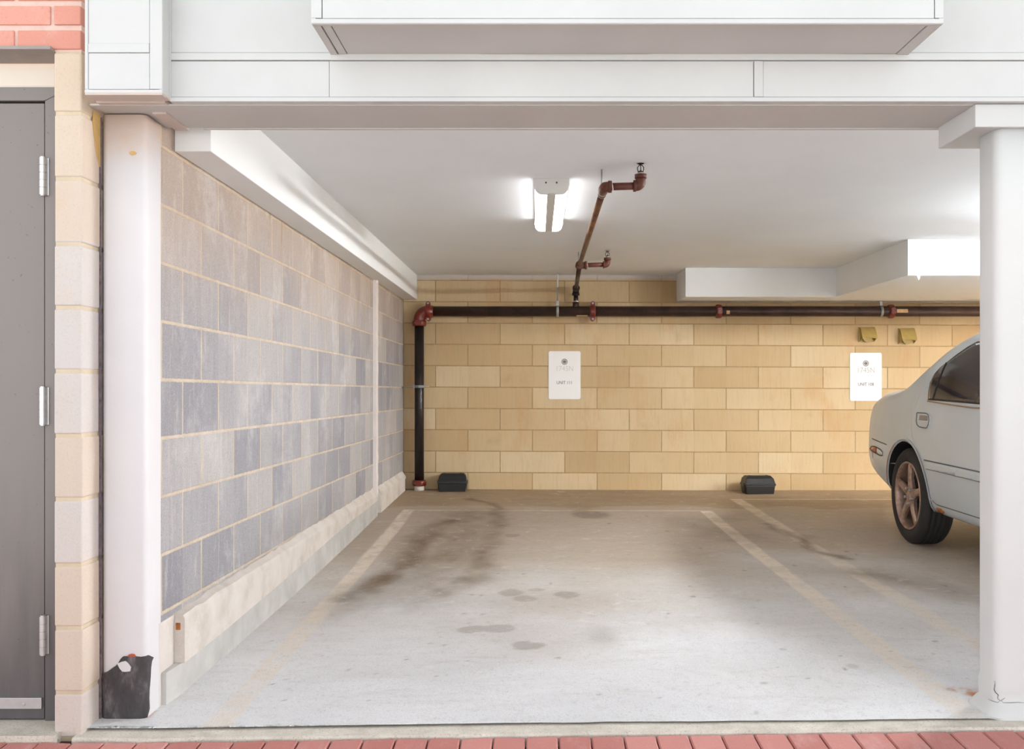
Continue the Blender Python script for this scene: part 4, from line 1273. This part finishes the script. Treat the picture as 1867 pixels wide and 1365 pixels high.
def sign(x0p, x1p, y0p, y1p, num, label, ink_top):
    d = DB - 0.004
    x0, x1, z0, z1 = X_at(x0p, d), X_at(x1p, d), Z_at(y1p, d), Z_at(y0p, d)
    xc = (x0 + x1) / 2
    t = thing('parking_sign', (xc, d, z0), label, 'sign', 'white parking space signs')
    m = MB(); m.prism(rrect(x0, x1, z0, z1, 0.018), 'y', d - 0.002, d + 0.003)
    m.build('plate', M_SIGN, t)
    px = (x0p + x1p) / 2
    zc2 = Z_at(y0p + 19.3, d); R = 0.029
    m = MB()
    m.lathe([(0, 0.021), (0, R)], (xc, d - 0.0032, zc2), (0, 1, 0), 32)
    m.lathe([(0, 0.0), (0, 0.018)], (xc, d - 0.0032, zc2), (0, 1, 0), 32)
    e = m.build('emblem', M_EMB, t, recalc=False)
    m = MB()
    for dx in (-0.008, 0.0, 0.008):
        h = 0.009 if dx == 0 else 0.006
        m.add([(xc + dx - 0.005, d - 0.0042, zc2), (xc + dx, d - 0.0042, zc2 - h), (xc + dx + 0.005, d - 0.0042, zc2), (xc + dx, d - 0.0042, zc2 + h)], [(0, 1, 2, 3)])
    m.build('emblem_mark', M_INK, e, recalc=False)
    text_mesh('1745N', 0.072, xc, Z_at(y0p + 32, d), d - 0.003, ink_top, t, 'street_number', -0.0012, 0.86)
    text_mesh('UNIT ' + num, 0.0415, xc, Z_at(y0p + 57.5, d), d - 0.003, M_INK, t, 'unit_number', 0.0, 0.88)
    return t
sign(1000, 1058.5, 640, 727.5, '111', 'white rounded sign reading UNIT 111 on the tan wall below the sprinkler branch', M_INKF)
sign(1549.5, 1607.5, 643, 730.5, '108', 'white rounded sign reading UNIT 108 on the tan wall below the two vents', M_INKM)

# ------------------------------------------------------------------ vent hoods
def vent(px0, px1, py0, py1, label):
    d = DB; x0, x1 = X_at(px0, d), X_at(px1, d); z0, z1 = Z_at(py1, d), Z_at(py0, d)
    xc = (x0 + x1) / 2
    t = thing('vent_hood', (xc, d, z0), label, 'vent', 'olive vent hoods above the right sign')
    MB().box(x0, x1, d - 0.012, d - 0.001, z0, z1).build('flange', M_OLIVE, t, 0.002)
    m = MB(); h0 = z0 + 0.004; hz = z1 - 0.004; a, b = x0 + 0.012, x1 - 0.002; zb = z0 + 0.040
    n = 12
    # hood: sides plus front with an arched opening at the bottom
    def front(z): return d - 0.012 - 0.075 * min(1, (hz - z) / (hz - zb) * 1.0) ** 0.7
    prev = None
    for i in range(13):
        z = hz - (hz - zb) * i / 12; y = front(z)
        ring = [(a, d - 0.010, z), (a, y, z), (b, y, z), (b, d - 0.010, z)]
        if prev: m.add(prev + ring, [(k, k + 1, k + 5, k + 4) for k in range(3)], 0, False)
        prev = ring
    m.add([(a, d - 0.010, hz), (a, front(hz), hz), (b, front(hz), hz), (b, d - 0.010, hz)], [(0, 1, 2, 3)])
    y = front(zb)
    # side cheeks sweep back below the arch
    for xx in (a, b):
        m.add([(xx, d - 0.010, zb), (xx, y, zb), (xx, d - 0.012, h0)], [(0, 1, 2)])
    vs = []
    for i in range(n + 1):
        x = a + (b - a) * i / n; s = math.sin(math.pi * i / n)
        vs += [(x, y, zb), (x, y + 0.002, zb - 0.012 + 0.012 * s)]
    m.add(vs, [(2 * i, 2 * i + 2, 2 * i + 3, 2 * i + 1) for i in range(n)])
    o = m.build('hood', M_OLIVE, t, recalc=False)
    so = o.modifiers.new('thick', 'SOLIDIFY'); so.thickness = 0.003
    m = MB(); m.cyl((xc, d - 0.013, z0 + 0.045), (xc, d - 0.05, z0 + 0.040), 0.044, 24); m.build('damper', M_OLIVED, t)
    return t
vent(1565, 1594, 596, 623.5, 'olive square vent hood on the tan wall, directly above the UNIT 108 sign')
vent(1637, 1666, 598, 627, 'olive square vent hood on the tan wall, nearest the silver car roof')

# ------------------------------------------------------------------ bait stations
def bait(x0p, x1p, yb, dfront, rot, label):
    x0, x1 = X_at(x0p, dfront), X_at(x1p, dfront)
    W = x1 - x0; xc = (x0 + x1) / 2
    zf_ = float(floor_z(xc, dfront + 0.08))
    D = 0.17; H = 0.165
    yc = dfront + D / 2
    t = thing('bait_station', (xc, yc, zf_), label, 'bait box', 'black bait boxes on the floor against the back wall')
    t.rotation_euler = (0, 0, 0)
    Rm = Matrix.Rotation(rot, 3, 'Z'); c = Vector((xc, yc, 0))
    def R(m):
        m.v = [tuple(c + Rm @ (Vector(p) - c)) for p in m.v]; return m
    # base: side profile (y,z)
    y0, y1 = yc - D / 2, yc + D / 2; z0 = zf_ - 0.001
    hw = W / 2 - 0.010
    def loft(prof, hws):
        m = MB(); prev = None
        for (a, b, z), w in zip(prof, hws):
            ring = [(xc - w, a, z), (xc + w, a, z), (xc + w, b, z), (xc - w, b, z)]
            if prev: m.add(prev + ring, [(k, (k + 1) % 4, (k + 1) % 4 + 4, k + 4) for k in range(4)])
            else: m.add(ring, [(0, 1, 2, 3)])
            prev = ring
        m.add(prev, [(0, 1, 2, 3)])
        return m
    R(loft([(y0 + 0.006, y1 - 0.006, z0), (y0, y1, z0 + 0.075)], [hw - 0.012, hw - 0.002])).build('base', M_BLKPL, t, 0.003)
    R(loft([(y0 - 0.006, y1 + 0.002, z0 + 0.076), (y0 - 0.006, y1 + 0.002, z0 + 0.096)], [hw + 0.004, hw + 0.004])).build('rim', M_BLKPL, t, 0.003)
    R(loft([(y0 - 0.001, y1, z0 + 0.0965), (y0 + 0.022, y1 - 0.01, z0 + 0.140), (y0 + 0.045, y1 - 0.03, z0 + H)], [hw, hw - 0.008, hw - 0.030])).build('lid', M_BLKPL, t, 0.003)
    for s in (-1, 1):
        R(MB().cyl((xc + s * (hw - 0.055), yc, z0 + H - 0.002), (xc + s * (hw - 0.055), yc, z0 + H + 0.003), 0.012, 14)).build('lock', M_RUBBER, t)
        R(MB().cyl((xc + s * (hw - 0.004), yc - 0.015, z0 + 0.045), (xc + s * (hw + 0.001), yc - 0.015, z0 + 0.045), 0.028, 18)).build('entry_hole', M_RUBBER, t)
        e_ = sorted((xc + s * (hw - 0.002), xc + s * (hw + 0.009)))
        R(MB().box(e_[0], e_[1], yc - 0.04, yc + 0.03, z0 + 0.07, z0 + 0.10)).build('latch', M_BLKPL, t, 0.002)
bait(796, 852, 895, 9.22, 0.03, 'black plastic bait box on the floor beside the foot of the riser pipe')
bait(1356, 1415, 899, 9.10, 0.10, 'black plastic bait box on the floor left of the silver car')

# ------------------------------------------------------------------ weeds in the paving joint
def weed(px, py, s, n, label, seed):
    x, d = on_floor(px, py); rnd = random.Random(seed); d = 3.046
    x = X_at(px, d); z = float(pave_z(x, d)) - 0.002
    m = MB()
    for k in range(n):
        a = 2 * math.pi * k / n + rnd.uniform(-.4, .4); L = s * rnd.uniform(0.6, 1.1); up = rnd.uniform(0.5, 1.0)
        dx, dy = math.cos(a), math.sin(a) * 0.6
        p0 = Vector((x, d, z)); p1 = p0 + Vector((dx * L * 0.5, dy * L * 0.5, L * up * 0.7)); p2 = p0 + Vector((dx * L, dy * L, L * up * 0.8))
        sd = Vector((-dy, dx, 0)).normalized() * L * 0.28
        m.add([p0, p1 + sd, p2, p1 - sd, p1 + Vector((0, 0, 0.001))], [(0, 1, 4), (1, 2, 4), (2, 3, 4), (3, 0, 4)])
        m.tube([p0, p1], 0.0006, 5)
    o = m.build('weed_sprout', M_LEAF, recalc=False); tag(o, label, 'weed', 'weeds sprouting along the paver edge')
weed(1138, 1336, 0.012, 7, 'largest green weed sprout in the paver joint, left of the other two', 1)
weed(1313, 1336, 0.007, 5, 'tiny green weed sprout in the paver joint between the other two', 2)
weed(1369, 1333, 0.010, 6, 'green weed sprout at the paver edge, rightmost of three', 3)

# ------------------------------------------------------------------ car
XC = 3.275; AXR = 6.486; AXZ = -0.7127; WB = 2.70; AXF = AXR - WB
def T(tab, d):
    xs_ = [p[0] for p in tab]; ys = [p[1] for p in tab]
    return float(np.interp(d, xs_, ys))
T_w = [(2.86, .50), (2.90, .64), (2.98, .76), (3.12, .83), (3.4, .872), (3.8, .884), (6.5, .885), (6.95, .880), (7.14, .868), (7.30, .846), (7.42, .80), (7.50, .72), (7.54, .58)]
T_b = [(2.86, -.62), (2.95, -.80), (3.3, -.82), (4.3, -.81), (5.4, -.802), (6.0, -.796), (6.85, -.735), (7.2, -.655), (7.45, -.60), (7.54, -.55)]
T_s = [(2.86, -.36), (2.95, -.27), (3.2, -.20), (3.9, -.125), (4.5, -.115), (5.35, -.105), (6.0, -.075), (6.6, -.075), (7.0, -.10), (7.25, -.13), (7.42, -.20), (7.54, -.30)]
T_rz = [(2.86, -.33), (2.95, -.23), (3.2, -.16), (3.9, -.06), (4.1, .00), (4.55, .20), (4.8, .285), (5.2, .340), (5.5, .345), (5.78, .315), (6.12, .222), (6.44, .075), (6.62, -.010), (6.8, -.045), (7.1, -.065), (7.25, -.09), (7.42, -.17), (7.54, -.28)]
T_rw = [(2.86, .40), (2.95, .55), (3.2, .70), (3.9, .78), (4.1, .79), (4.55, .735), (4.8, .70), (5.2, .685), (5.5, .69), (5.78, .715), (6.12, .765), (6.44, .80), (6.62, .81), (7.1, .80), (7.25, .77), (7.42, .70), (7.54, .50)]
T_t = [(2.86, -.32), (2.95, -.20), (3.2, -.11), (3.9, .0), (4.05, .04), (4.75, .355), (5.0, .395), (5.35, .412), (5.7, .40), (6.0, .35), (6.4, .20), (6.75, .045), (6.95, .015), (7.2, .0), (7.36, -.03), (7.44, -.12), (7.54, -.25)]
def car_body():
    sts = sorted(set([2.86, 2.90, 2.95, 3.0, 3.1] + [3.2 + 0.1 * k for k in range(40)] + [7.14, 7.2, 7.25, 7.3, 7.36, 7.42, 7.46, 7.5, 7.54]))
    sm = lambda tab, d: (T(tab, d - 0.05) + T(tab, d + 0.05) + 2 * T(tab, d)) / 4 if 3.0 < d < 7.1 else T(tab, d)
    m = MB(); prev = None
    for d in sts:
        w, zb, zs, rz, rw, zt = [sm(t, d) for t in (T_w, T_b, T_s, T_rz, T_rw, T_t)]
        rw = min(rw, w * 0.92)
        green = rz - zs
        mid = (w * .965 * 0.5 + rw * 0.5 + 0.012 * (green > 0.1), zs + green * 0.5)
        half = [(0, zb), (w * .6, zb), (w * .90, zb), (w * .965, zb + .03), (w * .985, zb + 0.10 * (-.48 - zb) / .3 + .03), (w, -.50), (w * 1.0, -.40), (w * .993, -.28), (w * .985, (-.28 + zs) / 2 - 0.01), (w * .968, zs),
                mid, (rw, rz), (rw * .86, rz + (zt - rz) * .55), (rw * .5, rz + (zt - rz) * .92), (0, zt)]
        ring = [(XC - a, d, b) for a, b in half] + [(XC + a, d, b) for a, b in half[-2:0:-1]]
        n = len(ring)
        if prev: m.add(prev + ring, [(k, (k + 1) % n, (k + 1) % n + n, k + n) for k in range(n)], 0, True)
        else: m.add(ring, [tuple(range(n))], 0, True)
        prev = ring
    m.add(prev, [tuple(range(n))], 0, True)
    me = bpy.data.meshes.new('body'); me.from_pydata(m.v, [], m.f)
    me.materials.append(M_CAR); me.materials.append(M_CARDARK)
    bm = bmesh.new(); bm.from_mesh(me)
    bmesh.ops.remove_doubles(bm, verts=bm.verts, dist=1e-6); bmesh.ops.recalc_face_normals(bm, faces=bm.faces)
    for f in bm.faces: f.smooth = True
    bm.to_mesh(me); bm.free()
    o = bpy.data.objects.new('tmp_body', me); COL.objects.link(o)
    s = o.modifiers.new('s', 'SUBSURF'); s.levels = 2; s.render_levels = 2
    dg = bpy.context.evaluated_depsgraph_get(); bpy.context.view_layer.update()
    full = bpy.data.meshes.new_from_object(o.evaluated_get(dg))
    o.modifiers.clear(); o.data = full
    # wheel openings
    cut = []
    for ya in (AXR, AXF):
        for sg in (-1, 1):
            c = MB(); R = 0.352
            prof = [(0, 0), (0, R), (0.34, R), (0.34, 0)]
            n = 48; vs = []
            xo = XC + sg * 0.95; 
            ring = []
            for k in range(n):
                a = 2 * math.pi * k / n
                yy = math.cos(a) * R * (1.04 if math.cos(a) < 0 else 1.0); z_ = math.sin(a) * R
                if z_ < -0.0: z_ *= 1.0
                ring.append((ya + yy, AXZ + z_))
            c.prism([(p[0], p[1]) for p in ring], 'x', xo, xo - sg * 0.34, 1)
            cm = c.build('tmp_cut', [M_CAR, M_CARDARK]); cut.append(cm)
            b = o.modifiers.new('b', 'BOOLEAN'); b.operation = 'DIFFERENCE'; b.object = cm; b.solver = 'EXACT'
    bpy.context.view_layer.update(); dg = bpy.context.evaluated_depsgraph_get(); dg.update()
    res = bpy.data.meshes.new_from_object(o.evaluated_get(dg))
    for c in cut: bpy.data.objects.remove(c)
    bpy.data.objects.remove(o)
    return full, res
full, body_me = car_body()
car = thing('car', (XC, (AXR + AXF) / 2, float(floor_z(XC, 5.2))), 'silver four-door sedan parked nose out in the right-hand space', 'car')
base = LOC[car]
CARV = BVHTree.FromPolygons([v.co.copy() for v in body_me.vertices], [tuple(p.vertices) for p in body_me.polygons])
body_me2 = body_me; body_me2.transform(Matrix.Translation(-base)); body_me2.name = 'body'
bo = bpy.data.objects.new('body', body_me2); COL.objects.link(bo); bo.parent = car; LOC[bo] = base.copy()

def side_project(b, y, z, off):
    loc, nor, i, dist = b.ray_cast(Vector((XC - 2, y, z)), Vector((1, 0, 0)))
    if loc is None: return None
    if nor.x > 0: nor = -nor
    return loc + nor * off, nor
def rear_project(b, x, z, off):
    loc, nor, i, dist = b.ray_cast(Vector((x, 9.0, z)), Vector((0, -1, 0)))
    if loc is None: return None
    if nor.y < 0: nor = -nor
    return loc + nor * off, nor
def front_project(b, x, z, off):
    loc, nor, i, dist = b.ray_cast(Vector((x, 1.5, z)), Vector((0, 1, 0)))
    if loc is None: return None
    if nor.y > 0: nor = -nor
    return loc + nor * off, nor
def top_project(b, x, y, off):
    loc, nor, i, dist = b.ray_cast(Vector((x, y, 2.0)), Vector((0, 0, -1)))
    if loc is None: return None
    if nor.z < 0: nor = -nor
    return loc + nor * off, nor
def mirrored(v): return [Vector((2 * XC - p[0], p[1], p[2])) for p in v]
def patch(name, outline, mat, off=0.002, thick=0.002, proj=side_project, parent=None, mirror=True, cuts=5, smooth=True):
    v, f = decal(CARV, outline, off, thick, proj, cuts)
    out = []
    for k in ((0, 1) if mirror else (0,)):
        vv = v if k == 0 else mirrored(v)
        out.append(MB().add(vv, f, 0, smooth).build(name, mat, parent or car))
    return out
def ribbon(name, line, width, mat, off=0.0012, proj=side_project, mirror=True, dens=0.02, parent=None, close=False):
    L = [Vector((p[0], p[1])) for p in line]
    if close: L.append(L[0])
    pts = []
    for a, b in zip(L[:-1], L[1:]):
        n = max(1, int((b - a).length / dens))
        pts += [a + (b - a) * (k / n) for k in range(n)]
    pts.append(L[-1])
    # smooth
    for _ in range(2):
        pts = [pts[0]] + [(pts[i - 1] + pts[i] * 2 + pts[i + 1]) / 4 for i in range(1, len(pts) - 1)] + [pts[-1]]
    rows = []
    for i, p in enumerate(pts):
        t = (pts[min(i + 1, len(pts) - 1)] - pts[max(i - 1, 0)]).normalized(); nn = Vector((-t.y, t.x)) * width / 2
        r = [proj(CARV, *(p + nn), off), proj(CARV, *(p), off * 1.6), proj(CARV, *(p - nn), off)]
        rows.append(None if any(q is None for q in r) else [q[0] for q in r])
    vs, fs = [], []
    last = None
    for r in rows:
        if r is None: last = None; continue
        b_ = len(vs); vs += r
        if last is not None: fs += [(last, last + 1, b_ + 1, b_), (last + 1, last + 2, b_ + 2, b_ + 1)]
        last = b_
    out = []
    for k in ((0, 1) if mirror else (0,)):
        vv = vs if k == 0 else mirrored(vs)
        out.append(MB().add(vv, fs, 0, True).build(name, mat, parent or car, recalc=False))
    return out
def pxside(l):
    """pixel outline on the near flank -> (depth, height) pairs"""
    out = []
    for px, py in l:
        r = cam_project(CARV, px, py, 0)
        if r: out.append((r[0].y, r[0].z))
    return out
# side glass: black seal, then glass
rear_glass = [(6.02, -.078), (6.055, -.02), (6.05, .045), (5.98, .115), (5.86, .188), (5.72, .235), (5.50, .262), (5.22, .268), (5.22, -.098), (5.6, -.092)]
front_glass = [(5.14, -.100), (5.14, .262), (4.95, .245), (4.75, .19), (4.50, .07), (4.30, -.05), (4.27, -.108), (4.6, -.106)]
_rg = pxside([(1694, 727), (1695, 712), (1698, 696), (1706, 681), (1716, 670), (1729, 660.5), (1746, 648), (1763, 636.5), (1779, 627)])
if len(_rg) > 7: rear_glass = _rg + [(5.50, .250), (5.22, .262), (5.22, -.098), (5.36, -.098)]
for nm, gl in (('rear_side_window', rear_glass), ('front_side_window', front_glass)):
    c = Vector((sum(p[0] for p in gl) / len(gl), sum(p[1] for p in gl) / len(gl)))
    big = [tuple(c + (Vector(p) - c) * 1.0 + (Vector(p) - c).normalized() * 0.016) for p in gl]
    seals = patch('window_seal', big, M_RUBBER, 0.0015, 0.001)
    wins = patch(nm, gl, M_GLASS, 0.004, 0.002)
ribbon('belt_trim', (pxside([(1692, 731), (1735, 738), (1779, 744)]) or [(6.03, -.094)]) + [(5.2, -.117), (4.7, -.124), (4.25, -.126)], 0.009, M_CHROMETAN, 0.004)
ribbon('quarter_divider', pxside([(1727, 661), (1702, 728)]) or [(5.895, .160), (5.955, -.076)], 0.022, M_RUBBER, 0.0055)
# windscreens
patch('rear_windscreen', [(XC - .60, 6.72), (XC + .60, 6.72), (XC + .52, 6.05), (XC - .52, 6.05)], M_GLASS, 0.003, 0.002, top_project, mirror=False)
patch('windscreen', [(XC - .66, 4.13), (XC + .66, 4.13), (XC + .55, 4.70), (XC - .55, 4.70)], M_GLASS, 0.003, 0.002, top_project, mirror=False)
# panel seams
seam_px = [(1703.6, 663), (1692, 683.5), (1680, 711), (1665.5, 746.5), (1661, 765.5), (1661, 787), (1666, 812), (1676, 840), (1681, 874), (1691.5, 901), (1700, 912), (1708, 920), (1730, 926.5), (1755, 934.5), (1780.7, 942.6)]
sp_ = pxside(seam_px)
if len(sp_) > 4:
    ribbon('door_seam', sp_[:10], 0.010, M_SEAMLT, 0.0015)
    ribbon('door_seam', sp_[9:] + [(5.2, -.722)], 0.006, M_SEAM, 0.0012)
ribbon('door_seam', [(5.18, -.125), (5.16, -.5), (5.15, -.722)], 0.006, M_SEAM)
ribbon('door_seam', [(5.2, -.722), (4.6, -.725), (4.24, -.70), (4.15, -.5), (4.22, -.125)], 0.006, M_SEAM)
ribbon('bumper_seam', pxside([(1590, 799), (1600, 803.5), (1610, 807.5), (1617, 810.5)]) or [(7.1, -.36), (6.9, -.36)], 0.007, M_SEAM)
# body side moulding
def moulding():
    v1 = [(6.15, -.462), (6.13, -.505), (5.24, -.515), (5.21, -.472)]
    o1 = patch('side_moulding', v1, M_CAR, 0.014, 0.004)
    patch('side_moulding', [(5.18, -.472), (5.18, -.516), (4.25, -.516), (4.22, -.472)], M_CAR, 0.014, 0.004)
    ribbon('moulding_seam', [(6.155, -.457), (5.6, -.462), (5.2, -.466)], 0.007, M_SEAM, 0.002)
    ribbon('moulding_seam', [(6.13, -.510), (5.6, -.516), (5.2, -.520)], 0.005, simple('soft grey crease', srgb(140, 140, 140), 0.6), 0.002)
moulding()
# door handles
for hy in (6.19, 5.05):
    for o in patch('door_handle', [(hy + .095, -.176), (hy + .098, -.235), (hy + .06, -.252), (hy - .08, -.256), (hy - .10, -.235), (hy - .098, -.190), (hy - .07, -.176)], M_CAR, 0.006, 0.003):
        pass
    ribbon('handle_edge', [(hy + .10, -.170), (hy + .103, -.238), (hy + .06, -.258), (hy - .08, -.262), (hy - .106, -.238), (hy - .104, -.186), (hy - .07, -.170)], 0.005, M_SEAM, 0.0065, close=True)
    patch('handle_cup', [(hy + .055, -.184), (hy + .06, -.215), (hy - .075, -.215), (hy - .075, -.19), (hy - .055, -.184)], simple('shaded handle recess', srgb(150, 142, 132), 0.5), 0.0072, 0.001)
# rear side marker
mk = pxside([(1587, 817), (1590, 813), (1597, 814), (1606, 819), (1611, 825), (1611, 830), (1605, 830), (1596, 825), (1589, 821)])
if len(mk) > 5:
    c = Vector((sum(p[0] for p in mk) / len(mk), sum(p[1] for p in mk) / len(mk)))
    patch('side_marker', mk, M_CLRLENS, 0.004, 0.002, cuts=2)
    red = pxside([(1587, 817), (1590, 813), (1597, 814), (1600, 816), (1598.5, 826), (1589, 821)])
    patch('side_marker', red, M_REDLENS, 0.0052, 0.002, cuts=2)
    ribbon('marker_seal', mk, 0.007, M_RUBBER, 0.0045, close=True, dens=0.01)
    ribbon('rust_drip', pxside([(1589.5, 820), (1591, 828), (1591.5, 835)]), 0.012, simple('rust brown drip', srgb(96, 52, 34), 0.8), 0.0015, mirror=False, dens=0.01)
# arch lips
def arch_lip():
    for ya in (AXR, AXF):
        pts_ = []
        for k in range(33):
            a = math.radians(-18 + 216 * k / 32)
            yy = math.cos(a) * 0.362 * (1.04 if math.cos(a) < 0 else 1.0); pts_.append((ya + yy, AXZ + math.sin(a) * 0.362))
        ribbon('wheel_arch_lip', pts_, 0.022, M_CAR, 0.006, dens=0.02)
arch_lip()
rs = pxside([(1617, 815), (1614, 835), (1613, 860), (1616, 888)])
M_RUSTB = simple('rusty beige arch edge', srgb(182, 142, 112), 0.8, 0, 0.3, 40)
ribbon('rust_edge', [(AXR + 0.366 * math.cos(math.radians(a_)), AXZ + 0.366 * math.sin(math.radians(a_))) for a_ in range(66, -1, -6)], 0.012, M_RUSTB, 0.0075, mirror=False)
rr_ = cam_project(CARV, 1704, 931, 0)
patch('rust_spot', [(6.03, -.735), (6.03, -.758), (5.96, -.762), (5.93, -.750), (5.97, -.735)], M_RUST, 0.008, 0.001, mirror=False, cuts=1)
# lamps, grille, plates hidden from this angle but part of the car
patch('tail_lamp', [(XC - .80, -.12), (XC - .80, -.30), (XC - .50, -.30), (XC - .45, -.14)], M_REDLENS, 0.004, 0.002, rear_project)
patch('headlamp', [(XC - .76, -.27), (XC - .76, -.40), (XC - .45, -.40), (XC - .40, -.29)], M_CLRLENS, 0.004, 0.002, front_project)
patch('grille', [(XC - .33, -.36), (XC - .30, -.46), (XC + .30, -.46), (XC + .33, -.36)], M_RUBBER, 0.004, 0.002, front_project, mirror=False)

def wheel(xo, ya, sg):
    """xo outer face x, sg=-1 outer side faces -x"""
    g = MB(); R = 0.310; Wd = 0.200
    ax = (-sg, 0, 0)  # inward
    c = Vector((xo, ya, AXZ))
    prof = [(0.012, 0.222), (0.004, 0.232), (0.000, 0.262), (0.006, 0.288), (0.018, 0.301), (0.030, 0.308)]
    for q in (0.052, 0.083, 0.115, 0.147):
        prof += [(q - 0.004, 0.310), (q - 0.003, 0.302), (q + 0.003, 0.302), (q + 0.004, 0.310)]
    prof += [(0.170, 0.308), (0.184, 0.301), (0.196, 0.288), (0.200, 0.262), (0.196, 0.232), (0.190, 0.215)]
    g.lathe(prof, c, ax, 72)
    # shoulder tread blocks
    A = Vector(ax)
    tw = thing('wheel_', (0, 0, 0), None, None); bpy.data.objects.remove(tw)
    o = g.build('tire', M_TIRE, car)
    r = MB()
    r.lathe([(0.010, 0.222), (0.004, 0.219), (0.004, 0.212), (0.012, 0.206), (0.030, 0.200), (0.15, 0.192), (0.19, 0.215)], c, ax, 60)
    # five broad spokes
    for k in range(5):
        an = math.pi / 2 + 2 * math.pi * k / 5 + 0.06
        rad = Vector((0, math.cos(an), math.sin(an))); tan = Vector((0, -math.sin(an), math.cos(an)))
        prev = None
        for rr, hw, dep, th in ((0.03, 0.036, 0.022, 0.03), (0.07, 0.031, 0.016, 0.03), (0.12, 0.024, 0.012, 0.028), (0.17, 0.023, 0.012, 0.026), (0.205, 0.028, 0.014, 0.022)):
            cc = c + rad * rr
            ring = [cc + tan * hw + A * (dep + 0.010), cc + tan * hw * 0.55 + A * dep, cc - tan * hw * 0.55 + A * dep, cc - tan * hw + A * (dep + 0.010), cc - tan * hw + A * (dep + th), cc + tan * hw + A * (dep + th)]
            if prev: r.add(prev + ring, [(q, (q + 1) % 6, (q + 1) % 6 + 6, q + 6) for q in range(6)], 0, False)
            prev = ring
        r.add(prev, [tuple(range(6))])
    r.lathe([(0.012, 0.0), (0.012, 0.026), (0.020, 0.034), (0.022, 0.058), (0.05, 0.062)], c, ax, 36)
    rim = r.build('rim', M_RIM, car)
    for k in range(5):
        n_ = MB()
        an = math.pi / 2 + 2 * math.pi * (k + 0.5) / 5 + 0.06
        q = c + Vector((0, math.cos(an), math.sin(an))) * 0.052
        n_.cyl(q + A * 0.006, q + A * 0.03, 0.010, 6, smooth=False)
        n_.build('lug_nut', M_STEEL, rim)
    d_ = MB(); d_.lathe([(0.09, 0.0), (0.09, 0.15), (0.10, 0.15), (0.10, 0.0)], c, ax, 40)
    d_.lathe([(0.12, 0.0), (0.12, 0.195)], c, ax, 40)
    d_.build('brake_disc', M_CARDARK, rim)
for ya in (AXR, AXF):
    wheel(XC - 0.872, ya, -1); wheel(XC + 0.872, ya, 1)
for ya in (AXR, AXF): MB().box(XC - 0.6, XC + 0.6, ya - 0.05, ya + 0.05, AXZ - 0.03, AXZ + 0.05).build('axle', M_CARDARK, car)

# ------------------------------------------------------------------ lift everything so the floor is near z = 0
for o in list(bpy.data.objects):
    if o.parent is None: o.location.z += EYE
